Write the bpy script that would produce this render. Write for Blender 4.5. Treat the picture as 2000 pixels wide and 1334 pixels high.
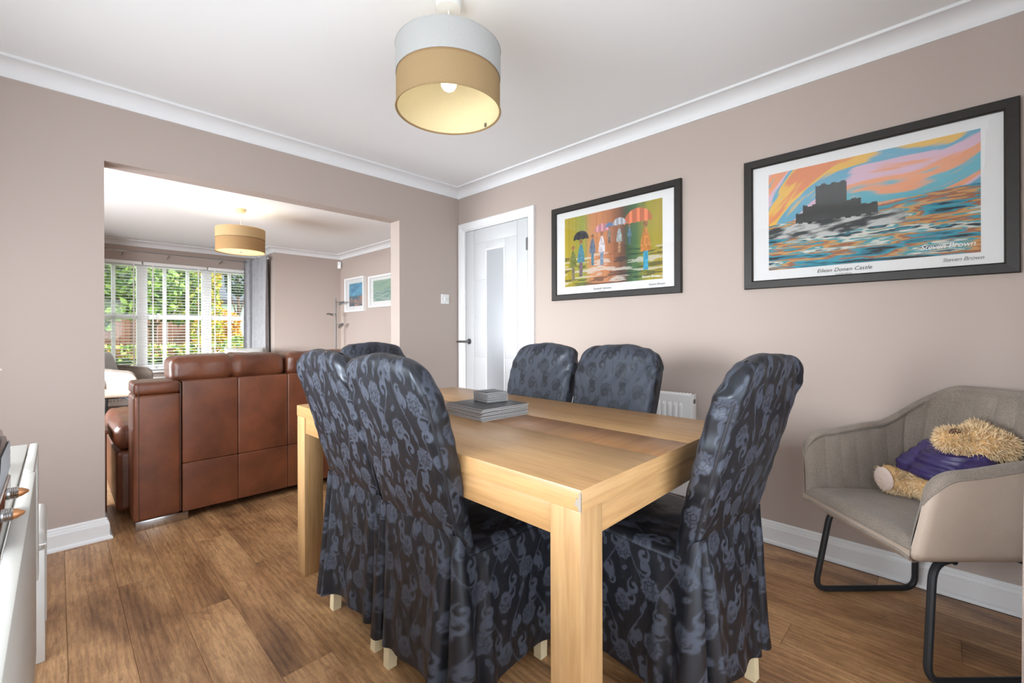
import bpy, math, random
import numpy as np
from mathutils import Vector, Matrix

# ---------------------------------------------------------------- scene, camera, light
for o in list(bpy.data.objects):
    bpy.data.objects.remove(o, do_unlink=True)
scene = bpy.context.scene
COL = scene.collection
PI = math.pi
YAW, ROLL = math.radians(45.6894), math.radians(-0.1577)
cam_d = bpy.data.cameras.new('camera')
cam_d.sensor_fit = 'HORIZONTAL'
cam_d.sensor_width = 36.0
cam_d.lens = 866.105 * 36.0 / 2000.0
cam_d.shift_y = -18.8225 / 2000.0
cam_d.clip_start = 0.02
cam = bpy.data.objects.new('camera', cam_d)
COL.objects.link(cam)
fw = Vector((math.sin(YAW), math.cos(YAW), 0))
r0 = Vector((math.cos(YAW), -math.sin(YAW), 0))
u0 = r0.cross(fw)
r1 = r0 * math.cos(ROLL) + u0 * math.sin(ROLL)
u1 = -r0 * math.sin(ROLL) + u0 * math.cos(ROLL)
mw = Matrix(((r1.x, u1.x, -fw.x, -2.5703), (r1.y, u1.y, -fw.y, -3.1861), (r1.z, u1.z, -fw.z, 1.0873), (0, 0, 0, 1)))
cam.matrix_world = mw
scene.camera = cam

world = bpy.data.worlds.new('overcast_sky')
scene.world = world
world.use_nodes = True
wn = world.node_tree
bg = wn.nodes['Background']
bg.inputs['Color'].default_value = (0.86, 0.93, 1.0, 1)
bg.inputs['Strength'].default_value = 2.9

def sun_light(energy, rot):
    d = bpy.data.lights.new('sun', 'SUN'); d.energy = energy; d.angle = math.radians(6); d.color = (1, .95, .86)
    o = bpy.data.objects.new('sun', d); COL.objects.link(o); o.rotation_euler = rot
def area_light(name, loc, rot, sx, sy, power, color, spread=180):
    d = bpy.data.lights.new(name, 'AREA'); d.shape = 'RECTANGLE'; d.size = sx; d.size_y = sy
    d.energy = power; d.color = color; d.spread = math.radians(spread)
    o = bpy.data.objects.new(name, d); COL.objects.link(o); o.location = loc; o.rotation_euler = rot
sun_light(5.5, (math.radians(54), 0, math.radians(65)))
# daylight falling in through the glazed patio doors behind the camera plus added fill lights outside the left walls
area_light('patio_daylight', (-5.5, -5.9, 1.95), (Vector((-.9, -3.0, .9)) - Vector((-5.5, -5.9, 1.95))).to_track_quat('-Z', 'Y').to_euler(), 2.2, 1.8, 16, (0.93, 0.97, 1.0), 120)
area_light('living_side_fill', (-3.74, 1.65, 1.12), (math.radians(90), 0, math.radians(-90)), 2.2, 1.0, 78, (0.92, 0.96, 1.0), 150)  # added area light, brightens the living room from its left
area_light('living_distant_fill', (-7.0, -1.0, 1.75), (Vector((-.3, 3.3, 1.25)) - Vector((-7.0, -1.0, 1.75))).to_track_quat('-Z', 'Y').to_euler(), 2.2, 1.8, 430, (0.93, 0.97, 1.0), 120)  # added distant light, lifts the living room walls more than the ceiling
area_light('dining_left_fill', (-3.52, -1.98, 1.08), (math.radians(90), 0, math.radians(-90)), 2.75, .85, 36, (0.90, 0.96, 1.0))  # added fill for the right wall and the dining ceiling
BULB_DINING, BULB_LIVING = 4.8, 115.0

vs = scene.view_settings
vs.view_transform = 'Standard'
vs.look = 'None'
vs.exposure = 0.53
vs.gamma = 1.0
vs.use_curve_mapping = False

# ---------------------------------------------------------------- helpers
rng = np.random.default_rng(7)
random.seed(7)

def set_props(o, label=None, cat=None, group=None, kind=None):
    if label: o['label'] = label
    if cat: o['category'] = cat
    if group: o['group'] = group
    if kind: o['kind'] = kind
    return o

def make_mesh(name, V, F, smooth=True, angle=35, attr=None):
    me = bpy.data.meshes.new(name)
    V = np.asarray(V, np.float32)
    if isinstance(F, np.ndarray):
        k = F.shape[1]
        me.vertices.add(len(V)); me.vertices.foreach_set('co', V.ravel())
        me.loops.add(F.size); me.loops.foreach_set('vertex_index', F.astype(np.int32).ravel())
        me.polygons.add(len(F)); me.polygons.foreach_set('loop_start', np.arange(0, F.size, k, dtype=np.int32))
        me.update(calc_edges=True); me.validate()
    else:
        me.from_pydata([tuple(v) for v in V], [], [tuple(f) for f in F]); me.update()
    if smooth:
        me.polygons.foreach_set('use_smooth', np.ones(len(me.polygons), bool))
        if angle: me.set_sharp_from_angle(angle=math.radians(angle))
    if attr is not None:
        for k, a in attr.items():
            a = np.asarray(a, np.float32)
            if a.ndim == 1:
                at = me.attributes.new(k, 'FLOAT', 'POINT'); at.data.foreach_set('value', a)
            else:
                at = me.attributes.new(k, 'FLOAT_COLOR', 'POINT')
                at.data.foreach_set('color', np.c_[a, np.ones(len(a))].astype(np.float32).ravel())
    return me

class MB:
    """collects pieces of one mesh"""
    def __init__(s): s.V = []; s.F = []; s.n = 0
    def add(s, V, F):
        V = np.asarray(V, float)
        s.V.append(V)
        s.F += [tuple(int(i) + s.n for i in f) for f in F]
        s.n += len(V); return s
    def box(s, x0, x1, y0, y1, z0, z1):
        V = [(x, y, z) for z in (z0, z1) for y in (y0, y1) for x in (x0, x1)]
        return s.add(V, [(0, 2, 3, 1), (4, 5, 7, 6), (0, 1, 5, 4), (2, 6, 7, 3), (0, 4, 6, 2), (1, 3, 7, 5)])
    def rbox(s, x0, x1, y0, y1, z0, z1, r=.004, k=1, n=1):
        V, F = rbox((x1 - x0, y1 - y0, z1 - z0), r, k, n)
        return s.add(V + np.array([(x0 + x1) / 2, (y0 + y1) / 2, (z0 + z1) / 2]), F)
    def tube(s, path, r, n=8, closed=False): V, F = tube(path, r, n, closed); return s.add(V, F)
    def lathe(s, prof, n=24, loc=(0, 0, 0), axis='z'): V, F = lathe(prof, n); V = reaxis(V, axis); return s.add(V + np.array(loc), F)
    def build(s, name, mat, parent=None, smooth=True, angle=35, loc=None, rot=None):
        V = np.vstack(s.V)
        return link(name, make_mesh(name, V, s.F, smooth, angle), mat, parent, loc, rot)

def link(name, me, mat, parent=None, loc=None, rot=None):
    o = bpy.data.objects.new(name, me)
    if mat is not None and not me.materials: me.materials.append(mat)
    COL.objects.link(o)
    if parent is not None: o.parent = parent
    if loc is not None: o.location = loc
    if rot is not None: o.rotation_euler = rot
    return o

def empty(name, loc=(0, 0, 0), rz=0, label=None, cat=None, group=None, kind=None):
    o = bpy.data.objects.new(name, None); COL.objects.link(o)
    o.empty_display_size = .1
    o.location = loc; o.rotation_euler = (0, 0, rz)
    return set_props(o, label, cat, group, kind)

def copy_tree(o, parent=None):
    c = o.copy(); COL.objects.link(c); c.parent = parent
    for ch in list(o.children): copy_tree(ch, c)
    return c

def reaxis(V, axis):
    V = np.asarray(V, float)
    if axis == 'x': return V[:, [2, 0, 1]]
    if axis == 'y': return V[:, [1, 2, 0]]
    return V

def rbox(size, r, k=1, n=1):
    h = np.array(size, float) / 2
    r = min(r, h.min() * .999)
    ax = []
    for a in range(3):
        t = np.tan(np.linspace(0, PI / 4, k + 1)) if k > 1 else np.array([0, 1.])
        e = r * (1 - t[::-1])                       # 0..r offsets from the face
        lo = -h[a] + e
        mid = np.linspace(-h[a] + r, h[a] - r, n + 1)
        ax.append(np.r_[lo[:-1] if len(lo) > 1 else lo, mid, (-lo[:-1])[::-1]])
    idx = {}; V = []; F = []
    def vid(i, j, l):
        key = (i, j, l)
        if key not in idx:
            p = np.array([ax[0][i], ax[1][j], ax[2][l]])
            q = np.clip(p, -(h - r), h - r); d = p - q; L = np.linalg.norm(d)
            idx[key] = len(V); V.append(q + d / L * r if L > 1e-9 else p)
        return idx[key]
    N = [len(a) for a in ax]
    for l, flip in ((0, 1), (N[2] - 1, 0)):
        for i in range(N[0] - 1):
            for j in range(N[1] - 1):
                f = [vid(i, j, l), vid(i + 1, j, l), vid(i + 1, j + 1, l), vid(i, j + 1, l)]
                F.append(f[::-1] if flip else f)
    for j, flip in ((0, 0), (N[1] - 1, 1)):
        for i in range(N[0] - 1):
            for l in range(N[2] - 1):
                f = [vid(i, j, l), vid(i + 1, j, l), vid(i + 1, j, l + 1), vid(i, j, l + 1)]
                F.append(f[::-1] if flip else f)
    for i, flip in ((0, 1), (N[0] - 1, 0)):
        for j in range(N[1] - 1):
            for l in range(N[2] - 1):
                f = [vid(i, j, l), vid(i, j + 1, l), vid(i, j + 1, l + 1), vid(i, j, l + 1)]
                F.append(f[::-1] if flip else f)
    return np.array(V), F

def tube(path, r, n=8, closed=False):
    P = np.asarray(path, float); m = len(P)
    R = np.full(m, r, float) if np.isscalar(r) else np.asarray(r, float)
    T = np.zeros_like(P)
    for i in range(m):
        a = P[(i - 1) % m] if (closed or i > 0) else P[i]
        b = P[(i + 1) % m] if (closed or i < m - 1) else P[i]
        T[i] = (b - a) / (np.linalg.norm(b - a) + 1e-12)
    up = np.array([0, 0, 1.]) if abs(T[0][2]) < .9 else np.array([1., 0, 0])
    N = np.cross(T[0], up); N /= np.linalg.norm(N)
    V = []
    for i in range(m):
        N = N - T[i] * (N @ T[i]); N /= np.linalg.norm(N) + 1e-12
        B = np.cross(T[i], N)
        for j in range(n):
            a = 2 * PI * j / n
            V.append(P[i] + R[i] * (math.cos(a) * N + math.sin(a) * B))
    F = []
    for i in range(m if closed else m - 1):
        for j in range(n):
            a, b = i * n + j, i * n + (j + 1) % n
            c, d = ((i + 1) % m) * n + (j + 1) % n, ((i + 1) % m) * n + j
            F.append((a, b, c, d))
    if not closed:
        F.append(tuple(range(n))[::-1]); F.append(tuple(range((m - 1) * n, m * n)))
    return np.array(V), F

def fillet(pts, r, n=5):
    pts = [np.array(p, float) for p in pts]; out = [pts[0]]
    for i in range(1, len(pts) - 1):
        a, b, c = pts[i - 1], pts[i], pts[i + 1]
        u = (a - b) / np.linalg.norm(a - b); v = (c - b) / np.linalg.norm(c - b)
        d = min(r, np.linalg.norm(a - b) * .49, np.linalg.norm(c - b) * .49)
        for t in np.linspace(0, 1, n + 1):
            out.append((1 - t) ** 2 * (b + u * d) + 2 * t * (1 - t) * b + t * t * (b + v * d))
    out.append(pts[-1]); return np.array(out)

def lathe(prof, n=24):
    V = []; F = []; m = len(prof)
    for j in range(n):
        a = 2 * PI * j / n
        for (r, z) in prof: V.append((r * math.cos(a), r * math.sin(a), z))
    for j in range(n):
        for i in range(m - 1):
            a, b = j * m + i, ((j + 1) % n) * m + i
            F.append((a, b, b + 1, a + 1))
    return np.array(V), F

def grid_faces(nu, nv, wrap_u=False):
    """vertices indexed v*nu+u"""
    U = nu if wrap_u else nu - 1
    u = np.arange(U); v = np.arange(nv - 1)
    uu, vv = np.meshgrid(u, v)
    a = vv * nu + uu; b = vv * nu + (uu + 1) % nu
    return np.stack([a, b, b + nu, a + nu], -1).reshape(-1, 4)

def run_profile(prof, P, Q, nrm, ms=0, me_=0):
    """extrude profile [(distance from wall, z)] along a wall line P->Q; ms/me_ mitre: +1 inside corner, -1 outside"""
    P = np.array(P, float); Q = np.array(Q, float); n = np.array(nrm, float); t = (Q - P) / np.linalg.norm(Q - P)
    V = []
    for d, z in prof: V.append([*(P + n * d + t * d * ms), z])
    for d, z in prof: V.append([*(Q + n * d - t * d * me_), z])
    m = len(prof); F = []
    for i in range(m):
        j = (i + 1) % m
        F.append((i, j, m + j, m + i))
    F.append(tuple(range(m))[::-1]); F.append(tuple(range(m, 2 * m)))
    # consistent outward orientation
    return np.array(V), F

def hash2(ix, iy, s):
    h = np.sin(ix * 127.1 + iy * 311.7 + s * 74.7) * 43758.5453
    return h - np.floor(h)
def vnoise(x, y, s=0):
    x = np.asarray(x, float); y = np.asarray(y, float)
    ix = np.floor(x); iy = np.floor(y); fx = x - ix; fy = y - iy
    fx = fx * fx * (3 - 2 * fx); fy = fy * fy * (3 - 2 * fy)
    return (hash2(ix, iy, s) * (1 - fx) + hash2(ix + 1, iy, s) * fx) * (1 - fy) + (hash2(ix, iy + 1, s) * (1 - fx) + hash2(ix + 1, iy + 1, s) * fx) * fy
def fbm(x, y, s=0, o=4):
    v = 0; a = .5
    for i in range(o): v = v + a * vnoise(x * 2 ** i, y * 2 ** i, s + i * 3.1); a /= 2
    return v / (1 - .5 ** o)
def sstep(a, b, x):
    t = np.clip((x - a) / (b - a), 0, 1); return t * t * (3 - 2 * t)

# ---------------------------------------------------------------- materials
def srgb(r, g, b):
    f = lambda c: (c / 255 / 12.92) if c <= 10 else ((c / 255 + .055) / 1.055) ** 2.4
    return (f(r), f(g), f(b))

class Mat:
    def __init__(s, name):
        s.m = bpy.data.materials.new(name); s.m.use_nodes = True
        s.t = s.m.node_tree; s.b = s.t.nodes['Principled BSDF']; s.out = s.t.nodes['Material Output']
    def n(s, typ, **kw):
        nd = s.t.nodes.new(typ)
        for k, v in kw.items():
            if k in nd.inputs.keys():
                nd.inputs[k].default_value = v
            else: setattr(nd, k, v)
        return nd
    def l(s, a, b): s.t.links.new(a, b)
    def set(s, **kw):
        for k, v in kw.items():
            k = k.replace('_', ' ')
            if isinstance(v, tuple) and len(v) == 3: v = (*v, 1)
            s.b.inputs[k].default_value = v
        return s
    def coords(s, kind='Object', scale=(1, 1, 1), rand=False, rot=(0, 0, 0)):
        tc = s.n('ShaderNodeTexCoord'); mp = s.n('ShaderNodeMapping')
        mp.inputs['Scale'].default_value = scale; mp.inputs['Rotation'].default_value = rot
        src = tc.outputs[kind]
        if rand:
            oi = s.n('ShaderNodeObjectInfo'); ml = s.n('ShaderNodeVectorMath', operation='MULTIPLY_ADD')
            s.l(oi.outputs['Random'], ml.inputs[0]); ml.inputs[1].default_value = (13.7, 29.3, 7.9); s.l(src, ml.inputs[2])
            src = ml.outputs[0]
        s.l(src, mp.inputs['Vector']); return mp.outputs[0]
    def noise(s, vec, scale, detail=4, rough=.55, dist=0):
        nd = s.n('ShaderNodeTexNoise'); s.l(vec, nd.inputs['Vector'])
        nd.inputs['Scale'].default_value = scale; nd.inputs['Detail'].default_value = detail
        nd.inputs['Roughness'].default_value = rough; nd.inputs['Distortion'].default_value = dist
        return nd.outputs['Fac']
    def ramp(s, fac, stops):
        nd = s.n('ShaderNodeValToRGB'); s.l(fac, nd.inputs['Fac']); cr = nd.color_ramp
        while len(cr.elements) < len(stops): cr.elements.new(.5)
        for e, (p, c) in zip(cr.elements, stops):
            e.position = p; e.color = (*c, 1) if len(c) == 3 else c
        return nd.outputs['Color']
    def mix(s, fac, a, b, mode='MIX'):
        nd = s.n('ShaderNodeMix', data_type='RGBA', blend_type=mode)
        for v, i in ((fac, 0), (a, 6), (b, 7)):
            if hasattr(v, 'is_linked'): s.l(v, nd.inputs[i])
            elif isinstance(v, tuple): nd.inputs[i].default_value = (*v, 1)
            else: nd.inputs[i].default_value = v
        return nd.outputs[2]
    def bump(s, h, strength=.2, dist=.002):
        nd = s.n('ShaderNodeBump'); s.l(h, nd.inputs['Height'])
        nd.inputs['Strength'].default_value = strength; nd.inputs['Distance'].default_value = dist
        s.l(nd.outputs[0], s.b.inputs['Normal']); return nd
    def color(s, sock): s.l(sock, s.b.inputs['Base Color'])

def plain(name, col, rough=.5, spec=.5, metal=0, nscale=0, nstr=.1, ndist=.002, var=0, vscale=8):
    m = Mat(name); m.set(Base_Color=col, Roughness=rough, Metallic=metal); m.b.inputs['Specular IOR Level'].default_value = spec
    v = m.coords()
    if nscale: m.bump(m.noise(v, nscale, 3), nstr, ndist)
    if var:
        f = m.noise(v, vscale, 4)
        m.color(m.ramp(f, [(.3, tuple(c * (1 - var) for c in col)), (.7, tuple(min(1, c * (1 + var)) for c in col))]))
    return m.m

def wood(name, axis, dark, mid, light, rough=.4, scale=14, stretch=.06, rand=True, bstr=.15, tone=.0, coat=0, knots=False):
    m = Mat(name); sc = [1, 1, 1]; sc[axis] = stretch
    v = m.coords('Object', tuple(sc), rand)
    f = m.noise(v, scale, 6, .62, .6)
    fine = m.noise(v, scale * 7, 3, .6)
    c = m.ramp(f, [(.28, dark), (.5, mid), (.72, light)])
    c = m.mix(.22, c, m.ramp(fine, [(.35, tuple(x * .55 for x in dark)), (.6, light)]), 'MIX')
    sc2 = [1, 1, 1]; sc2[axis] = .4
    v2 = m.coords('Object', tuple(sc2), rand)
    big = m.noise(v2, 3.2, 3)
    c = m.mix(1.0, c, m.ramp(big, [(.3, (.80, .79, .78)), (.7, (1.06, 1.05, 1.03))]), 'MULTIPLY')
    if knots:
        k = m.noise(v2, 6.5, 2, .5, 1.2)
        c = m.mix(1.0, c, m.ramp(k, [(.62, (1, 1, 1)), (.74, (.62, .56, .52))]), 'MULTIPLY')
    if tone:
        oi = m.n('ShaderNodeObjectInfo')
        c = m.mix(1.0, c, m.ramp(oi.outputs['Random'], [(0, (1 - tone,) * 3), (1, (1 + tone,) * 3)]), 'MULTIPLY')
    m.color(c); m.set(Roughness=rough); m.bump(fine, bstr, .001)
    if coat: m.b.inputs['Coat Weight'].default_value = coat; m.b.inputs['Coat Roughness'].default_value = .2
    return m.m

def thin_glass(name, tint=(1, 1, 1), refl=1.0):
    m = Mat(name); m.t.nodes.remove(m.b)
    tr = m.n('ShaderNodeBsdfTransparent'); tr.inputs[0].default_value = (*tint, 1)
    gl = m.n('ShaderNodeBsdfGlossy'); gl.inputs['Roughness'].default_value = .01
    lw = m.n('ShaderNodeLayerWeight'); lw.inputs['Blend'].default_value = .5
    pw = m.n('ShaderNodeMath', operation='POWER'); m.l(lw.outputs['Facing'], pw.inputs[0]); pw.inputs[1].default_value = 5.0
    mx = m.n('ShaderNodeMath', operation='MULTIPLY_ADD'); m.l(pw.outputs[0], mx.inputs[0]); mx.inputs[1].default_value = .95 * refl; mx.inputs[2].default_value = .045 * refl
    ms = m.n('ShaderNodeMixShader'); m.l(mx.outputs[0], ms.inputs[0]); m.l(tr.outputs[0], ms.inputs[1]); m.l(gl.outputs[0], ms.inputs[2])
    m.l(ms.outputs[0], m.out.inputs['Surface']); return m.m

def emit(name, col, strength):
    m = Mat(name); m.set(Base_Color=col); m.b.inputs['Emission Color'].default_value = (*col, 1); m.b.inputs['Emission Strength'].default_value = strength
    return m.m

def fabric_shade(name, col, trans):
    m = Mat(name); m.t.nodes.remove(m.b)
    v = m.coords('Object', (1, 1, 1)); f = m.noise(v, 420, 2)
    c = m.ramp(f, [(.3, tuple(x * .88 for x in col)), (.7, col)])
    d = m.n('ShaderNodeBsdfDiffuse'); t = m.n('ShaderNodeBsdfTranslucent')
    m.l(c, d.inputs[0]); m.l(c, t.inputs[0])
    ms = m.n('ShaderNodeMixShader'); ms.inputs[0].default_value = trans
    m.l(d.outputs[0], ms.inputs[1]); m.l(t.outputs[0], ms.inputs[2]); m.l(ms.outputs[0], m.out.inputs['Surface'])
    return m.m

def attr_color(name, attr='col', rough=.6, spec=.3):
    m = Mat(name); a = m.n('ShaderNodeAttribute', attribute_name=attr); m.color(a.outputs['Color'])
    m.set(Roughness=rough); m.b.inputs['Specular IOR Level'].default_value = spec
    return m.m

def rustic():
    m = Mat('rustic_oak_laminate')
    v = m.coords('Object', (1, .10, 1), True); v2 = m.coords('Object', (1, .30, 1), True)
    warp = m.noise(v2, 4.5, 3, .5, 1.2)
    w_ = m.n('ShaderNodeTexWave', wave_type='BANDS', bands_direction='X'); m.l(v, w_.inputs['Vector'])
    w_.inputs['Scale'].default_value = 13; w_.inputs['Distortion'].default_value = 9; w_.inputs['Detail'].default_value = 3; w_.inputs['Detail Scale'].default_value = 1.0
    fine = m.noise(v, 120, 4, .65, .6); cross = m.noise(m.coords('Object', (.5, 1, 1), True), 60, 3, .6, 1.0)
    c = m.ramp(warp, [(.28, srgb(112, 78, 53)), (.46, srgb(174, 129, 88)), (.70, srgb(218, 172, 124))])
    c = m.mix(.22, c, m.ramp(w_.outputs['Fac'], [(.1, srgb(106, 72, 48)), (.6, srgb(182, 142, 102))]))
    c = m.mix(1.0, c, m.ramp(fine, [(.34, (.66, .62, .58)), (.58, (1.05, 1.05, 1.05))]), 'MULTIPLY')
    c = m.mix(1.0, c, m.ramp(cross, [(.34, (.93, .92, .91)), (.62, (1.05, 1.05, 1.05))]), 'MULTIPLY')
    kn = m.noise(m.coords('Object', (1, .6, 1), True), 6.5, 3, .55, 1.6)
    c = m.mix(1.0, c, m.ramp(kn, [(.63, (1, 1, 1)), (.75, (.66, .60, .56))]), 'MULTIPLY')
    oi = m.n('ShaderNodeObjectInfo')
    c = m.mix(1.0, c, m.ramp(oi.outputs['Random'], [(0, (.93,) * 3), (1, (1.05,) * 3)]), 'MULTIPLY')
    m.color(c); m.set(Roughness=.38); m.bump(fine, .3, .0012); return m.m

M_ = {}
M_['wall'] = plain('dusky_pink_paint', srgb(184, 170, 162), .85, .25, nscale=160, nstr=.05)
M_['ceiling'] = plain('ceiling_white', srgb(240, 241, 242), .9, .2, nscale=120, nstr=.04)
M_['trim'] = plain('white_gloss_paint', srgb(236, 237, 239), .32, .5)
M_['door'] = plain('white_satin_door', srgb(204, 206, 209), .4, .45)
M_['frost'] = plain('frosted_panel', srgb(172, 175, 180), .25, .5)
M_['plank'] = rustic()
M_['subfloor'] = plain('dark_joint', srgb(70, 50, 36), .8)
M_['oak_y'] = wood('light_oak_lengthwise', 1, srgb(172, 131, 86), srgb(188, 147, 99), srgb(198, 159, 111), .33, 16, .05, False, .1)
M_['oak_x'] = wood('light_oak_crosswise', 0, srgb(172, 131, 86), srgb(192, 152, 104), srgb(204, 166, 118), .36, 18, .05, False, .12)
M_['oak_z'] = wood('light_oak_upright', 2, srgb(172, 132, 88), srgb(192, 153, 106), srgb(204, 167, 120), .36, 18, .05, False, .12)
M_['inlay'] = wood('walnut_brown_inlay', 0, srgb(136, 92, 54), srgb(160, 114, 72), srgb(176, 130, 86), .3, 24, .05, False, .08)
M_['cream_wood'] = plain('cream_lacquered_leg', srgb(232, 216, 178), .45, .4, var=.05, vscale=20)
M_['chrome'] = plain('polished_chrome', srgb(190, 190, 192), .18, .5, 1)
M_['steel'] = plain('brushed_steel', srgb(150, 150, 152), .3, .5, 1)
M_['black_metal'] = plain('black_powder_coat', srgb(44, 46, 50), .42, .45)
M_['leather'] = None
def leather(name, c1, c2, rough):
    m = Mat(name); v = m.coords(); f = m.noise(v, 5, 4, .6)
    m.color(m.ramp(f, [(.3, c1), (.7, c2)])); m.set(Roughness=rough)
    vo = m.n('ShaderNodeTexVoronoi'); m.l(v, vo.inputs['Vector']); vo.inputs['Scale'].default_value = 260
    mixn = m.n('ShaderNodeMath', operation='ADD'); m.l(vo.outputs['Distance'], mixn.inputs[0]); m.l(m.noise(v, 30, 3), mixn.inputs[1])
    m.bump(mixn.outputs[0], .12, .002); m.b.inputs['Coat Weight'].default_value = .25; m.b.inputs['Coat Roughness'].default_value = .25
    return m.m
M_['leather'] = leather('brown_leather', srgb(88, 48, 30), srgb(124, 70, 44), .38)
M_['leather_seam'] = plain('brown_leather_seam', srgb(70, 40, 28), .5)
M_['taupe'] = leather('taupe_leather', srgb(186, 170, 156), srgb(198, 182, 168), .40)
M_['white_leather'] = leather('white_leatherette', srgb(214, 214, 212), srgb(226, 226, 224), .4)
def knit(name, c1, c2):
    m = Mat(name); v = m.coords(); f = m.noise(v, 380, 2, .7); g = m.noise(v, 14, 3)
    c = m.ramp(f, [(.3, c1), (.7, c2)])
    c = m.mix(1.0, c, m.ramp(g, [(.3, (.9, .9, .9)), (.7, (1.06, 1.06, 1.06))]), 'MULTIPLY')
    m.color(c); m.set(Roughness=.95); m.b.inputs['Specular IOR Level'].default_value = .15
    m.b.inputs['Sheen Weight'].default_value = .25
    m.bump(f, .5, .002); return m.m
M_['grey_knit'] = knit('grey_woven_fabric', srgb(118, 108, 99), srgb(164, 152, 141))
M_['cushion'] = knit('silver_grey_cushion', srgb(140, 138, 136), srgb(190, 188, 186))
def damask():
    m = Mat('navy_damask_satin'); a = m.n('ShaderNodeAttribute', attribute_name='pat')
    f = a.outputs['Fac']
    m.color(m.mix(f, srgb(23, 24, 29), srgb(63, 67, 78)))
    def rng_(lo, hi, sock):
        r = m.n('ShaderNodeMapRange'); m.l(f, r.inputs['Value']); r.inputs['To Min'].default_value = lo; r.inputs['To Max'].default_value = hi; m.l(r.outputs[0], m.b.inputs[sock])
    rng_(.40, .48, 'Roughness'); rng_(.62, .42, 'Specular IOR Level')     # satin ground, matt woven motif
    m.b.inputs['Specular Tint'].default_value = (.80, .88, 1, 1)
    v = m.coords(); m.bump(m.noise(v, 900, 2), .10, .0006); return m.m
M_['damask'] = damask()
M_['seam_dark'] = plain('dark_navy_piping', srgb(26, 27, 34), .6)
M_['frame_dark'] = wood('dark_brown_frame', 1, srgb(24, 20, 18), srgb(31, 26, 23), srgb(38, 33, 29), .5, 30, .05, False, .1)
M_['mount'] = plain('white_mount_card', srgb(226, 226, 226), .8, .2)
M_['white_frame'] = plain('white_frame', srgb(232, 232, 232), .45)
M_['print'] = attr_color('printed_artwork')
M_['ink'] = plain('black_ink', srgb(40, 40, 42), .8)
M_['ink_grey'] = plain('pencil_grey', srgb(120, 120, 120), .8)
M_['ink_white'] = plain('white_paint_signature', srgb(236, 236, 236), .8)
M_['pic_glass'] = thin_glass('picture_glass', refl=1.0)
M_['win_glass'] = thin_glass('window_glass', refl=1.0)
M_['upvc'] = plain('white_upvc', srgb(250, 250, 250), .35)
M_['blind'] = plain('white_blind_slat', srgb(250, 250, 249), .4)
M_['radiator'] = plain('white_enamel', srgb(238, 238, 238), .3)
M_['shade_white'] = fabric_shade('white_shade_fabric', (.47, .47, .46), .03)
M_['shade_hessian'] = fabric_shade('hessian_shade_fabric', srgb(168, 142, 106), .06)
M_['shade_hessian_lit'] = fabric_shade('lit_hessian_shade', srgb(218, 184, 136), .5)  # paler, more translucent hessian copy: lit look put into the material
M_['shade_cream'] = fabric_shade('cream_shade_fabric', srgb(238, 214, 168), .5)
M_['shade_diffuser'] = fabric_shade('cream_diffuser', (.95, .90, .74), .6)
M_['shade_lining'] = fabric_shade('cream_lining', (.86, .74, .47), .10)
M_['plastic_white'] = plain('white_plastic', srgb(232, 232, 230), .35)
M_['slate'] = plain('slate_grey_mat_top', srgb(66, 68, 71), .42, .4)
M_['mat_edge'] = plain('pale_mat_edge', srgb(214, 214, 216), .7)
M_['grey_velvet'] = knit('silver_crushed_velvet', srgb(128, 128, 132), srgb(196, 196, 200))
M_['beige_velvet'] = knit('blush_beige_velvet', srgb(186, 168, 158), srgb(216, 200, 190))
M_['fur'] = plain('honey_fur', srgb(204, 166, 116), .9, .1, var=.25, vscale=30)
M_['fur_pale'] = plain('cream_fur', srgb(240, 212, 172), .9, .1, var=.18, vscale=30)
M_['jacket'] = plain('navy_purple_nylon', srgb(58, 48, 98), .45, .5, nscale=60, nstr=.2, var=.2, vscale=20)
M_['foot_pad'] = plain('pale_pink_pad', srgb(226, 206, 196), .8)
M_['nose'] = plain('brown_stitched_nose', srgb(104, 74, 54), .7)
M_['black_plastic'] = plain('glossy_black_plastic', srgb(20, 20, 22), .2)
M_['copper'] = plain('copper_tip', srgb(190, 134, 92), .3, .5, .6)
M_['table_white'] = plain('pale_grey_white_lacquer', srgb(206, 205, 200), .4)
M_['petal'] = plain('white_petal', srgb(240, 236, 230), .6)
M_['red_wood'] = wood('reddish_wood', 2, srgb(96, 56, 40), srgb(126, 78, 58), srgb(146, 96, 72), .4, 16, .06, False, .1)
# ---------------------------------------------------------------- room shell
HC, ZC = 2.30, 2.375            # cornice foot and ceiling
XL, XR = -3.30, 0.0             # dining room side walls
YN = -3.56                      # dining room near wall
OP0, OP1, OPZ, WT = -2.397, -0.62, 2.001, 0.135   # opening between the rooms
LX, LR_, LY = -3.55, 0.75, 4.07 # living room walls
B0, B1, BY = -2.42, -0.28, 4.93 # bay

def struct(name, mb, mat, smooth=False, parent=None):
    o = mb.build(name, mat, parent, smooth)
    if parent is None: o['kind'] = 'structure'
    return o

floor = MB().box(XL - .3, LR_ + .1, YN - .15, BY + .1, -.06, -.009)
floor = struct('floor', floor, M_['subfloor'])
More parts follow.
